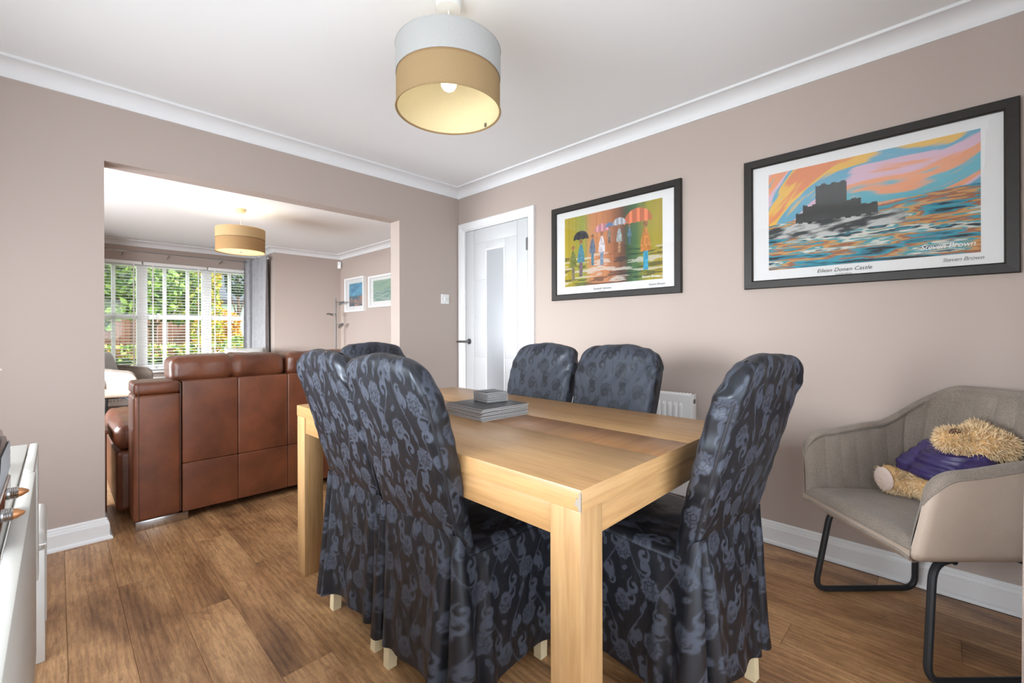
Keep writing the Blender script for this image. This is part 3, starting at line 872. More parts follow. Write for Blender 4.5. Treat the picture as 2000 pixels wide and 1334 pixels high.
# ---------------------------------------------------------------- dining table
TX0, TX1, TY0, TY1, TZ, TT = -1.806, -.886, -2.640, -1.060, .755, .048
tb = empty('dining_table', (0, 0, 0), 0, 'light oak dining table with a darker brown stripe inlaid along its top', 'table')
IX0, IX1 = -1.452, -1.258
MB().rbox(TX0, IX0 - .0004, TY0, TY1, TZ - TT, TZ, .0025).build('top_board', M_['oak_y'], tb)
MB().rbox(IX1 + .0004, TX1, TY0, TY1, TZ - TT, TZ, .0025).build('top_board', M_['oak_y'], tb)
MB().rbox(IX0, IX1, TY0 + .0005, TY1 - .0005, TZ - TT, TZ - .0006, .0012).build('inlay', M_['inlay'], tb)['label'] = 'darker brown cross-grained inlay stripe'
for a, b in ((TY0, 1), (TY1, -1)):
    MB().rbox(TX0 + .003, TX1 - .003, a - .0008 if b > 0 else a - .0022, a + .0022 if b > 0 else a + .0008, TZ - TT + .001, TZ - .001, .0008).build('edge_strip', M_['oak_x'], tb)
LG = .083
for x in (TX0 + .002, TX1 - .002 - LG):
    for y in (TY0 + .002, TY1 - .002 - LG):
        MB().rbox(x, x + LG, y, y + LG, 0, TZ - TT, .002).build('leg', M_['oak_z'], tb)
AZ0 = .636
for x0, x1 in ((TX0 + .008, TX0 + .030), (TX1 - .030, TX1 - .008)):
    MB().rbox(x0, x1, TY0 + LG + .002, TY1 - LG - .002, AZ0, TZ - TT, .0015).build('apron', M_['oak_y'], tb)
for y0, y1 in ((TY0 + .008, TY0 + .030), (TY1 - .030, TY1 - .008)):
    MB().rbox(TX0 + LG + .002, TX1 - LG - .002, y0, y1, AZ0, TZ - TT, .0015).build('apron', M_['oak_x'], tb)
# scuffed corner on the long side
mb = MB(); V = []
out = [(0, -.047), (.006, -.044), (.009, -.036), (.0155, -.036), (.0145, -.029), (.0125, -.027), (.0115, -.018), (.009, -.021), (.006, -.020), (.004, -.014), (.0055, -.010), (.003, -.004), (0, -.008)]
for xo in (-.0012, .004):
    V += [(TX0 + xo, TY0 + a, TZ + z) for a, z in out]
m = len(out)
mb.add(V, [tuple(range(m)), tuple(range(m, 2 * m))[::-1]] + [(i, m + i, m + (i + 1) % m, (i + 1) % m) for i in range(m)])
mb.build('chipped_corner', plain('raw_chipped_board', srgb(146, 138, 126), .8, nscale=120, nstr=.4), tb, False)['label'] = 'pale chipped patch on the table corner'

# placemats and coasters
def mat_mesh(name, a, b, th):
    me_ = make_mesh(name, *rbox((a, b, th), .0012, 1, 1), True, 30)
    me_.materials.append(M_['mat_edge']); me_.materials.append(M_['slate'])
    for p in me_.polygons:
        if p.normal.z > .9: p.material_index = 1
    return me_
th = .0034
pmesh = mat_mesh('placemat', .236, .240, th); z = TZ
for i in range(10):
    o = link('placemat', pmesh, None, None, (-1.352 + random.uniform(-.003, .003), -1.852 + random.uniform(-.003, .003), z + th / 2 + .0003), (0, 0, math.radians(-4.0 + random.uniform(-1.2, 1.2))))
    set_props(o, 'topmost slate-grey placemat of the stack, with the coasters standing on it' if i == 9 else 'bottom placemat of the stack, lying flat on the oak table' if i == 0 else 'slate-grey rectangular placemat in the middle of the stack on the table', 'placemat', 'stacked placemats'); z += th + .0011
cmesh = mat_mesh('coaster', .104, .104, th)
for i in range(9):
    o = link('coaster', cmesh, None, None, (-1.302 + random.uniform(-.0025, .0025), -1.820 + random.uniform(-.0025, .0025), z + th / 2 + .0003), (0, 0, math.radians(-8 + random.uniform(-2, 2))))
    set_props(o, 'topmost small square coaster, its slate-grey face bare' if i == 8 else 'bottom square coaster of the pile, resting on the placemats' if i == 0 else 'small square coaster in the middle of the pile on the placemats', 'coaster', 'stacked coasters'); z += th + .0011
# ---------------------------------------------------------------- tub armchair (local: faces -y, floor at z=0)
def tub_plan():
    pts = []
    for t in np.linspace(0, 1, 30): pts.append((-.262 - .010 * t, -.262 + .29 * t))
    for a in np.linspace(PI, 0, 90)[1:-1]:
        c, s = math.cos(a), math.sin(a)
        pts.append((.272 * math.copysign(abs(c) ** .72, c), .028 + .225 * s ** .72))
    for t in np.linspace(1, 0, 30): pts.append((.262 + .010 * t, -.262 + .29 * t))
    p = np.array(pts); s = np.r_[0, np.cumsum(np.hypot(*np.diff(p, axis=0).T))]
    return p, s
def make_tub(name, label, group):
    t = empty(name, (0, 0, 0), 0, label, 'armchair', group)
    p, s = tub_plan(); L = s[-1]; nu, nv = 330, 26
    # crowd samples at the arm ends
    q = np.linspace(0, 1, nu); q = q - .035 * np.sin(2 * PI * q) / (2 * PI) * 8 * .5
    S = q * L
    X = np.interp(S, s, p[:, 0]); Y = np.interp(S, s, p[:, 1])
    T = np.c_[np.gradient(X), np.gradient(Y)]; T /= np.linalg.norm(T, axis=1)[:, None]
    N = np.c_[-T[:, 1], T[:, 0]]                        # outward
    e = np.minimum(S, L - S)
    hh = .660 + .035 * sstep(.05, .34, e) + .165 * sstep(.31, .56, e)
    rr = .085; hh = hh - rr * (1 - np.sqrt(np.clip(1 - np.clip(1 - e / rr, 0, 1) ** 2, 0, 1)))
    th = .040 * np.sqrt(np.clip(1 - np.clip(1 - e / .03, 0, 1) ** 2, 0, 1)) + .0005
    zb = .400
    def pos(off, vfrac, htop):
        z = zb + (htop - zb) * vfrac
        k = (z - .40) / .26
        fl = 1 - .10 * np.clip(1 - k, 0, 1) ** 1.6 + .055 * np.clip(k, 0, 1.8)
        yl = np.where(Y < 0, Y * (1 + .075 * np.clip(1 - k, 0, 1)), Y * fl) + .050 * np.clip(k - .9, 0, 1) * sstep(.0, .25, Y)
        return np.c_[X * fl + N[:, 0] * off, yl + N[:, 1] * off, z]
    # leather outside, wrapped under
    rows = []
    for v in np.linspace(0, 1, nv): rows.append(pos(th * .5, v, hh - .012))
    und = []
    for f_, z_ in ((.72, .362), (.86, .366), (.95, .380)):
        r_ = pos(th * .5, 0, hh); r_[:, :2] *= f_; r_[:, 1] += .0; r_[:, 2] = z_; und.append(r_)
    V = np.vstack(und + rows); link('outer_shell', make_mesh('outer_shell', V, grid_faces(nu, len(und) + nv)[:, ::-1], True, 0), M_['taupe'], t)
    # fabric inside with stitched channels and a rolled rim
    rows = []
    back = sstep(.34, .46, e)
    ch = np.abs(np.sin((S - L / 2) / .066 * PI + PI / 2)) ** .30
    for v in np.linspace(0, 1, nv):
        groove = (1 - ch) * .016 * (back * (v < .97) * min(1, v * 2.5) + .18 * (1 - back))
        rows.append(pos(-th * .5 - .004 * math.sin(PI * v) + groove, v, hh - .012))
    for a in np.linspace(0, PI, 8):
        r_ = pos(-th * .5 * math.cos(a), 1, hh - .012); r_[:, 2] += (th * .55) * math.sin(a) * .9; rows.append(r_)
    V = np.vstack(rows); link('inner_lining', make_mesh('inner_lining', V, grid_faces(nu, len(rows)), True, 0), M_['grey_knit'], t)
    # piping along the front edge of the shell
    rim = pos(th * .5 + .001, 1, hh - .014); MB().tube(rim, .0035, 6).build('piping', M_['grey_knit'], t)
    # seat pad
    n = 46; u, v = np.meshgrid(np.linspace(-1, 1, n), np.linspace(0, 1, n))
    yf = -.290 + .510 * v
    hw = np.where(yf < .02, .243, .243 * np.clip(1 - ((yf - .02) / .215) ** 2.6, 0, 1) ** .45)
    x = u * np.maximum(hw, .02); fe = np.clip((.07 - v) / .07, 0, 1)
    z = .448 + .016 * (1 - u * u) * np.sin(PI * np.clip(v, 0, 1)) - .02 * v - .055 * (1 - np.sqrt(1 - fe ** 2)) - .010 * np.clip(np.abs(u) - .85, 0, 1) / .15
    V = np.c_[x.ravel(), yf.ravel(), z.ravel()]
    link('seat_pad', make_mesh('seat_pad', V, grid_faces(n, n), True, 0), M_['grey_knit'], t)
    mb = MB()
    fr = [(-.236, -.284, .394), (.236, -.284, .394)]
    V = []; nn = 24
    for i in range(nn):
        a = -1 + 2 * i / (nn - 1); V += [(a * .246, -.289, .415), (a * .243, -.287, .396), (a * .222, -.255, .364), (a * .17, -.10, .358)]
    F = []
    for i in range(nn - 1):
        for j in range(3): F.append((i * 4 + j, i * 4 + j + 1, i * 4 + 4 + j + 1, i * 4 + 4 + j))
    mb.add(V, F).build('front_underside', M_['taupe'], t)
    MB().rbox(-.17, .17, -.12, .16, .352, .372, .008).build('seat_base', M_['black_metal'], t)
    for sx in (-1, 1):
        path = fillet([(sx * .150, .02, .356), (sx * .218, -.19, .358), (sx * .247, -.238, .012), (sx * .247, .185, .012), (sx * .205, .150, .356), (sx * .14, .03, .358)], .055, 6)
        MB().tube(path, .0115, 10).build('sled_leg', M_['black_metal'], t)
    MB().tube([(-.20, -.10, .352), (.20, -.10, .352)], .009, 8).build('cross_bar', M_['black_metal'], t)
    return t
AC = make_tub('tub_armchair', 'grey woven tub armchair with taupe leather outside, in the corner holding the teddy bear', 'tub armchairs')
AC.location = (-.372, -3.138, 0); AC.rotation_euler = (0, 0, math.radians(-135))
A2 = copy_tree(AC); set_props(A2, 'grey tub armchair standing by the blinds beside the end of the brown sofa', 'armchair')
A2.location = (-2.10, 3.66, 0); A2.rotation_euler = (0, 0, math.radians(68))
A3 = copy_tree(AC); set_props(A3, 'tub armchair by the grey window curtain, almost wholly hidden behind the sofa', 'armchair')
A3.location = (-.80, 3.55, 0); A3.rotation_euler = (0, 0, math.radians(-20))

def pillow_mesh(name, w, h, t_, n=28):
    u, v = np.meshgrid(np.linspace(-1, 1, n), np.linspace(-1, 1, n))
    prof = (np.clip(1 - u ** 4, 0, 1) * np.clip(1 - v ** 4, 0, 1)) ** .6
    pin = 1 - .07 * (1 - np.abs(u * v))
    x = u * w / 2 * np.where(np.abs(v) > .5, 1, pin) ; z = v * h / 2 * pin
    Vf = np.c_[x.ravel(), (-t_ / 2 * prof).ravel(), z.ravel()]; Vb = np.c_[x.ravel(), (t_ / 2 * prof).ravel(), z.ravel()]
    F = grid_faces(n, n); return make_mesh(name, np.vstack([Vf, Vb]), np.vstack([F, F[:, ::-1] + n * n]), True, 0)
pm_ = pillow_mesh('cushion', .46, .42, .15)
o = link('cushion', pm_, M_['cushion'], None, (-.835, 3.46, .685), (math.radians(-14), 0, math.radians(-14)))
set_props(o, 'silver grey cushion peeking above the sofa in front of the window curtain', 'cushion', 'grey cushions')
o = link('cushion', pm_, M_['cushion'], None, (-2.20, 3.60, .675), (math.radians(-16), 0, math.radians(68)))
set_props(o, 'silver grey cushion propped in the armchair by the blinds', 'cushion', 'grey cushions')

# ---------------------------------------------------------------- teddy bear (armchair coordinates)
def ell(c, r, rot=(0, 0, 0), n=20):
    V = []; F = []
    R = np.array(Matrix.Rotation(rot[2], 3, 'Z') @ Matrix.Rotation(rot[1], 3, 'Y') @ Matrix.Rotation(rot[0], 3, 'X'))
    m = n // 2
    for i in range(m + 1):
        a = PI * i / m
        for j in range(n):
            b = 2 * PI * j / n; V.append((math.sin(a) * math.cos(b) * r[0], math.sin(a) * math.sin(b) * r[1], math.cos(a) * r[2]))
    for i in range(m):
        for j in range(n):
            F.append((i * n + j, (i + 1) * n + j, (i + 1) * n + (j + 1) % n, i * n + (j + 1) % n))
    return np.array(V) @ R.T + np.array(c), F
def remeshed(name, parts, voxel, smooth_it=4):
    mb = MB()
    for V, F in parts: mb.add(V, F)
    me = make_mesh(name, np.vstack(mb.V), mb.F, True, 0)
    o = bpy.data.objects.new('tmp', me); COL.objects.link(o)
    md = o.modifiers.new('r', 'REMESH'); md.mode = 'VOXEL'; md.voxel_size = voxel
    sm = o.modifiers.new('s', 'SMOOTH'); sm.iterations = smooth_it; sm.factor = .5
    dg = bpy.context.evaluated_depsgraph_get(); ev = o.evaluated_get(dg)
    m2 = bpy.data.meshes.new_from_object(ev); bpy.data.objects.remove(o, do_unlink=True)
    m2.name = name; m2.polygons.foreach_set('use_smooth', np.ones(len(m2.polygons), bool)); return m2
TD = empty('teddy_bear', (-.372, -3.138, 0), math.radians(-135), 'honey-coloured furry teddy bear in a navy-purple jacket slumped on the tub armchair', 'teddy bear')
chain = lambda a, b, r0_, r1_, k: [ell(tuple(np.array(a) * (1 - t) + np.array(b) * t), (r0_ + (r1_ - r0_) * t,) * 3) for t in np.linspace(0, 1, k)]
parts = [ell((.052, .135, .692), (.066, .080, .060)), ell((.030, .065, .698), (.044, .050, .040)), ell((.040, .100, .690), (.052, .060, .050)),
         ell((.098, .178, .690), (.022, .042, .042)), ell((.0, .185, .725), (.022, .036, .036)),
         ell((.0, .120, .580), (.092, .095, .095)), ell((-.02, .080, .515), (.100, .090, .060))]
parts += chain((-.05, .07, .505), (-.120, .000, .500), .046, .042, 6) + [ell((-.128, -.022, .512), (.042, .034, .052), (.1, 0, 0))]
parts += chain((.05, .06, .505), (.125, -.005, .500), .046, .042, 6) + [ell((.132, -.030, .512), (.042, .034, .052), (.1, 0, 0))]
parts += chain((-.075, .10, .630), (-.105, .03, .565), .032, .028, 5) + chain((.085, .10, .620), (.120, .03, .560), .032, .028, 5)
body = remeshed('bear_body', parts, .0075)
link('bear_body', body, M_['fur'], TD)
# fur tufts
def fur_tufts(me, count, length, keep, seed):
    r = np.random.default_rng(seed)
    me.calc_loop_triangles()
    co = np.empty(len(me.vertices) * 3, np.float32); me.vertices.foreach_get('co', co); co = co.reshape(-1, 3)
    tri = np.empty(len(me.loop_triangles) * 3, np.int32); me.loop_triangles.foreach_get('vertices', tri); tri = tri.reshape(-1, 3)
    A, B_, C = co[tri[:, 0]], co[tri[:, 1]], co[tri[:, 2]]
    cr = np.cross(B_ - A, C - A); ar = np.linalg.norm(cr, axis=1); nm = cr / (ar[:, None] + 1e-12)
    ids = r.choice(len(tri), count, p=ar / ar.sum()); a, b = r.random((2, count)); sw = a + b > 1; a[sw] = 1 - a[sw]; b[sw] = 1 - b[sw]
    Pn = A[ids] + (B_ - A)[ids] * a[:, None] + (C - A)[ids] * b[:, None]; n_ = nm[ids]
    k = keep(Pn); Pn = Pn[k]; n_ = n_[k]; c = len(Pn)
    d = n_ + r.normal(0, .55, (c, 3)) + np.array([0, 0, -.25]); d /= np.linalg.norm(d, axis=1)[:, None]
    sd = np.cross(d, r.normal(0, 1, (c, 3))); sd /= np.linalg.norm(sd, axis=1)[:, None] + 1e-9
    L = length * r.uniform(.5, 1.2, c)[:, None]; w_ = .0016
    curl = np.cross(d, sd) * L * r.uniform(-.5, .5, c)[:, None]
    V = np.stack([Pn - n_ * .002 - sd * w_, Pn - n_ * .002 + sd * w_, Pn + d * L * .6 + sd * w_ * .8 + curl * .6, Pn + d * L + curl], 1).reshape(-1, 3)
    F = np.arange(c)[:, None] * 4 + np.array([[0, 1, 2, 3]])
    return V, F
# jacket region is hidden under cloth, so no fur there
keep = lambda P_: ~((P_[:, 2] > .545) & (P_[:, 2] < .640) & (np.abs(P_[:, 0]) < .16))
V, F = fur_tufts(body, 22000, .019, keep, 3)
o = link('fur', make_mesh('fur', V, F, True, 0), M_['fur_pale'], TD); o['kind'] = 'stuff'
jk = remeshed('jacket', [ell((.0, .115, .598), (.112, .112, .070)), ell((-.01, .085, .570), (.106, .105, .042))] + chain((-.075, .10, .632), (-.102, .035, .575), .042, .040, 5) + chain((.085, .10, .620), (.117, .035, .570), .042, .040, 5), .007, 3)
co = np.empty(len(jk.vertices) * 3, np.float32); jk.vertices.foreach_get('co', co); co = co.reshape(-1, 3)
cen = np.array([.0, .11, .59]); dr = co - cen; dr /= np.linalg.norm(dr, axis=1)[:, None]
co += dr * (.007 * np.abs(np.sin(co[:, 2:3] * 2 * PI / .052 + .8 * np.sin(co[:, 1:2] * 25))) + .005 * (vnoise(co[:, 1] * 60, co[:, 2] * 60, 2)[:, None] - .5))
jk.vertices.foreach_set('co', co.ravel()); jk.update()
link('jacket', jk, M_['jacket'], TD)['label'] = 'shiny navy-purple quilted jacket'
cpath = [(.015 + .075 * math.cos(a), .120 + .085 * math.sin(a), .645 + .012 * math.sin(a)) for a in np.linspace(0, 2 * PI, 28, endpoint=False)]
MB().tube(cpath, .017, 8, True).build('collar', M_['jacket'], TD)
MB().add(*ell((.048, .052, .733), (.012, .020, .009), (.2, .5, 0), 14)).build('nose', M_['nose'], TD)
MB().add(*ell((.090, .098, .722), (.006, .006, .006), (0, 0, 0), 10)).build('eye', M_['black_plastic'], TD)
MB().add(*ell((-.120, -.055, .512), (.036, .010, .046), (.1, 0, .25), 16)).build('foot_pad', M_['foot_pad'], TD)['label'] = 'pale pink sole'
MB().add(*ell((.134, -.062, .512), (.036, .010, .046), (.1, 0, 0), 14)).build('foot_pad', M_['foot_pad'], TD)

# ---------------------------------------------------------------- pictures
def art_castle(u, v):
    p_ = v * .62 - u * .55 - .12 * np.sin(u * 5); q_ = u * .8 + v * .5
    n1 = fbm(p_ * 7, q_ * 1.5, 1, 4); n2 = fbm(p_ * 22 + 4, q_ * 3.5, 2, 4)
    pal = np.array([srgb(214, 132, 86), srgb(222, 176, 76), srgb(96, 160, 186), srgb(206, 172, 190), srgb(222, 148, 104), srgb(86, 166, 182), srgb(214, 144, 96)])
    t = np.clip((n1 * 1.5 + .5 * (n2 - .5) - .22) / 1.1 + .16 * np.sin(13 * p_ + 1), 0, .9999) * (len(pal) - 1)
    i = t.astype(int); f = sstep(.25, .75, t - i)[:, None]; sky = pal[i] * (1 - f) + pal[i + 1] * f
    hz = .46 + .10 * u + .01 * np.sin(u * 9)
    w1 = fbm(u * 3.5, v * 26, 5, 4); w2 = fbm(u * 8 + 3, v * 55 + 2, 6, 3)
    pal2 = np.array([srgb(26, 34, 40), srgb(34, 116, 136), srgb(52, 150, 170), srgb(150, 96, 70), srgb(196, 148, 92), srgb(70, 150, 160), srgb(206, 206, 196), srgb(30, 60, 72), srgb(60, 140, 160)])
    t = np.clip((w1 - .2) / .62 + .35 * (w2 - .5), 0, .9999) * (len(pal2) - 1)
    i = t.astype(int); f = sstep(.3, .7, t - i)[:, None]; sea = pal2[i] * (1 - f) + pal2[i + 1] * f
    c = np.where((v > hz)[:, None], sky, sea)
    # generic pale rock with a plain dark block on it
    rt = .40 + .13 * np.exp(-((u - .38) / .24) ** 2) + .015 * np.sin(u * 40)
    rb = .33 - .04 * np.exp(-((u - .3) / .2) ** 2)
    rock = (v < rt) & (v > rb) & (u < .70)
    sh = fbm(u * 9 + v * 7, v * 26 - u * 6, 9, 4)[:, None]
    c = np.where(rock[:, None], np.array(srgb(52, 60, 62)) * (1 - sstep(.35, .65, sh)) + np.array(srgb(188, 190, 188)) * sstep(.35, .65, sh), c)
    jt = .02 * (vnoise(u * 26, u * 0 + 2, 4) - .5) + .012 * (np.floor(u * 40) % 2)
    v0_ = v; v = v + jt
    blk = ((u > .27) & (u < .43) & (v > .46) & (v < .80)) | ((u > .16) & (u < .58) & (v > .45) & (v < .55)) | ((u > .20) & (u < .5) & (v > .45) & (v < .62))
    v = v0_
    g = (fbm(u * 30, v * 20, 12, 3))[:, None] + .9 * sstep(.62, .75, fbm(u * 16 + 2, v * 9, 15, 2))[:, None] * np.array([1.0, .8, .45])
    c = np.where(blk[:, None], np.array(srgb(46, 48, 48)) * (.7 + .7 * g), c)
    return c
def art_rain(u, v):
    stops = [0, .10, .22, .30, .42, .55, .64, .68, .76, .86, 1]
    cols = np.array([srgb(170, 150, 30), srgb(160, 146, 40), srgb(140, 150, 60), srgb(188, 130, 84), srgb(190, 126, 84), srgb(150, 96, 66), srgb(98, 70, 56), srgb(58, 84, 58), srgb(76, 112, 72), srgb(150, 144, 50), srgb(164, 146, 48)])
    uu = u + .03 * (fbm(u * 20, v * 2, 3, 2) - .5)
    up = np.stack([np.interp(uu, stops, cols[:, k]) for k in range(3)], 1) * (.85 + .3 * vnoise(u * 60, v * 1.5, 2)[:, None])
    w1 = fbm(u * 5, v * 34, 5, 4); w2 = fbm(u * 14, v * 60, 7, 3)
    c = up.copy()
    low = sstep(.50, .30, v)
    c = np.where((low > .3)[:, None] & (w1 > .60)[:, None], c * .35 + .65 * np.array(srgb(206, 200, 190)), c)
    c = np.where((low > .3)[:, None] & (w1 < .36)[:, None], c * .35 + np.array(srgb(30, 50, 60)) * .5, c)
    def fig(x, y, h, coat, leg, um, side=0, ur=1.0):
        nonlocal c
        dx = (u - x); a = .62
        body = (np.abs(dx) < .030 * h * (1.15 - .9 * np.abs((v - y) / (.2 * h)) ** 2)) & (v > y - .02 * h) & (v < y + .20 * h)
        legs = (np.abs(dx) < .016 * h) & (v > y - .20 * h) & (v <= y - .01 * h)
        head = (dx ** 2 + ((v - y - .235 * h) * a) ** 2) < (.017 * h) ** 2
        for msk, cc in ((legs, leg), (body, coat), (head, srgb(150, 100, 70))):
            sh = (.65 + .7 * vnoise(u * 90, v * 40, 4))[:, None]
            c = np.where(msk[:, None], np.array(cc) * sh, c)
        if um:
            ux, uy = x + side * .03 * h, y + .27 * h
            dm = (((u - ux) / (.075 * h * ur)) ** 2 + ((v - uy) / (.10 * h * ur)) ** 2 < 1) & (v > uy - .012 * np.abs(np.sin((u - ux) * 60)))
            st = (.75 + .5 * (np.sin((u - ux) / (.075 * h) * 9 + 1) > .3))[:, None]
            c = np.where(dm[:, None], np.array(um) * st, c)
    fig(.85, .40, 1.35, srgb(190, 124, 62), srgb(60, 150, 180), srgb(206, 116, 78), -1.8, 1.3)
    fig(.10, .30, 1.1, srgb(104, 112, 50), srgb(120, 110, 90), None)
    fig(.19, .36, 1.15, srgb(70, 130, 150), srgb(110, 90, 100), srgb(44, 46, 52), 0, 1.0)
    fig(.32, .46, .95, srgb(96, 110, 130), srgb(70, 120, 140), None)
    fig(.42, .46, 1.0, srgb(206, 200, 206), srgb(120, 140, 160), srgb(200, 140, 150), 0)
    fig(.60, .56, .8, srgb(150, 160, 160), srgb(170, 130, 100), srgb(170, 176, 184), 0, 1.1)
    fig(.50, .64, .5, srgb(130, 120, 110), srgb(90, 90, 90), srgb(90, 120, 160), 0)
    fig(.70, .60, .55, srgb(90, 120, 140), srgb(60, 90, 110), None)
    return c
def art_sea(u, v, seed, a):
    n = fbm(u * 4 + seed, v * 9 - u * 4, seed, 4)
    top = np.array(a[0]) * (1 - n[:, None]) + np.array(a[1]) * n[:, None]
    w_ = fbm(u * 6, v * 24, seed + 3, 4)[:, None]
    bot = np.array(a[2]) * (1 - sstep(.35, .65, w_)) + np.array(a[3]) * sstep(.35, .65, w_)
    h = .45 + .12 * np.abs(np.sin(u * 5 + seed)) * a[4]
    return np.where((v > h)[:, None], top, bot)
def text_mesh(s, size, shear=0.25, w_=1.0):
    cu = bpy.data.curves.new('txt', 'FONT'); cu.body = s; cu.size = size; cu.shear = shear; cu.align_x = 'CENTER'; cu.extrude = .0002; cu.space_character = w_
    o = bpy.data.objects.new('txt', cu); COL.objects.link(o)
    dg = bpy.context.evaluated_depsgraph_get(); me = bpy.data.meshes.new_from_object(o.evaluated_get(dg)); bpy.data.objects.remove(o, do_unlink=True)
    return me
def picture(name, loc, rz, W, H, fw_, fd, frame_mat, mount_l, mount_r, mount_b, mount_t, artf, res, label, texts=(), group=None, tilt=0):
    """local: faces -y, centre at origin, x right, z up"""
    t = empty(name, loc, rz, label, 'picture', group)
    if tilt: t.rotation_euler = (0, tilt, rz)
    sides = [((-W / 2, -H / 2), (W / 2, -H / 2), 'bottom'), ((W / 2, -H / 2), (W / 2, H / 2), 'right'), ((W / 2, H / 2), (-W / 2, H / 2), 'top'), ((-W / 2, H / 2), (-W / 2, -H / 2), 'left')]
    prof = [(0, 0), (0, -fd + .003), (.003, -fd), (fw_ - .006, -fd + .001), (fw_, -fd + .006), (fw_, 0)]
    for (a, b, nm) in sides:
        a = np.array(a, float); b = np.array(b, float); d = (b - a) / np.linalg.norm(b - a); nn = np.array([-d[1], d[0]])
        V = []
        for (i_, y) in prof: q = a + nn * i_ + d * i_; V.append((q[0], y, q[1]))
        for (i_, y) in prof: q = b + nn * i_ - d * i_; V.append((q[0], y, q[1]))
        m = len(prof)
        MB().add(V, [(i, (i + 1) % m, m + (i + 1) % m, m + i) for i in range(m)] + [tuple(range(m))[::-1], tuple(range(m, 2 * m))]).build('frame_rail', frame_mat, t, False)
    MB().box(-W / 2 + fw_ * .6, W / 2 - fw_ * .6, -.010, -.004, -H / 2 + fw_ * .6, H / 2 - fw_ * .6).build('mount', M_['mount'], t, False)
    x0, x1, z0, z1 = -W / 2 + mount_l, W / 2 - mount_r, -H / 2 + mount_b, H / 2 - mount_t
    nx, nz = res; u, v = np.meshgrid(np.linspace(0, 1, nx), np.linspace(0, 1, nz)); u = u.ravel(); v = v.ravel()
    V = np.c_[x0 + (x1 - x0) * u, np.full(len(u), -.0106), z0 + (z1 - z0) * v]
    link('print', make_mesh('print', V, grid_faces(nx, nz), True, 0, {'col': artf(u, v)}), M_['print'], t)
    for s, x, z, size, mat, sp in texts:
        o = link('lettering', text_mesh(s, size, .28, sp), mat, t, (x, -.0116, z), (PI / 2, 0, 0))
    g = -fd + .007
    MB().box(-W / 2 + fw_ - .003, W / 2 - fw_ + .003, g - .001, g + .001, -H / 2 + fw_ - .003, H / 2 - fw_ + .003).build('glass', M_['pic_glass'], t, False)
    return t
# on the right wall: local -y -> world -x, local x -> world -y
RZ = -PI / 2
picture('framed_picture', (-.001, -2.908, 1.643), RZ, .968, .670, .042, .026, M_['frame_dark'], .114, .103, .091, .088, art_castle, (330, 210),
        'large dark-framed print of a turquoise and orange seascape above the armchair',
        [('Eilean Donan Castle', -.06, -.275, .024, M_['ink'], 1.05), ('Scottish Islands', -.06, -.291, .010, M_['ink_grey'], 1.0), ('Steven Brown', .285, -.215, .030, M_['ink_white'], .95), ('Steven Brown', .330, -.272, .022, M_['ink_grey'], .95)], 'dark-framed prints')
picture('framed_picture', (-.001, -1.596, 1.650), RZ, .972, .672, .042, .026, M_['frame_dark'], .114, .118, .094, .088, art_rain, (320, 210),
        'dark-framed print of people with umbrellas in the rain, hung next to the door',
        [('Scottish Autumn', -.06, -.277, .020, M_['ink'], 1.05), ('Steven Brown', -.06, -.291, .009, M_['ink_grey'], 1.0), ('Steven Brown', .29, -.228, .022, M_['ink_white'], .95), ('Steven Brown', .330, -.278, .020, M_['ink_grey'], .95)], 'dark-framed prints')
sea1 = [srgb(30, 110, 150), srgb(120, 186, 214), srgb(60, 110, 130), srgb(170, 128, 110), 0]
sea2 = [srgb(120, 160, 140), srgb(170, 186, 170), srgb(110, 150, 140), srgb(160, 178, 170), 1.2]
picture('framed_picture', (LR_ - .001, 3.515, 1.685), RZ, .64, .545, .03, .05, M_['white_frame'], .10, .10, .09, .09, lambda u, v: art_sea(u, v, 3, sea1), (80, 80), 'white-framed blue seascape hanging nearest the corner floor lamp', (), 'white-framed pictures')
picture('framed_picture', (LR_ - .001, 2.55, 1.69), RZ, .98, .47, .03, .05, M_['white_frame'], .09, .09, .09, .07, lambda u, v: art_sea(u, v, 5, sea2), (100, 70), 'wide white-framed green mountain landscape, half hidden by the edge of the opening', (), 'white-framed pictures')

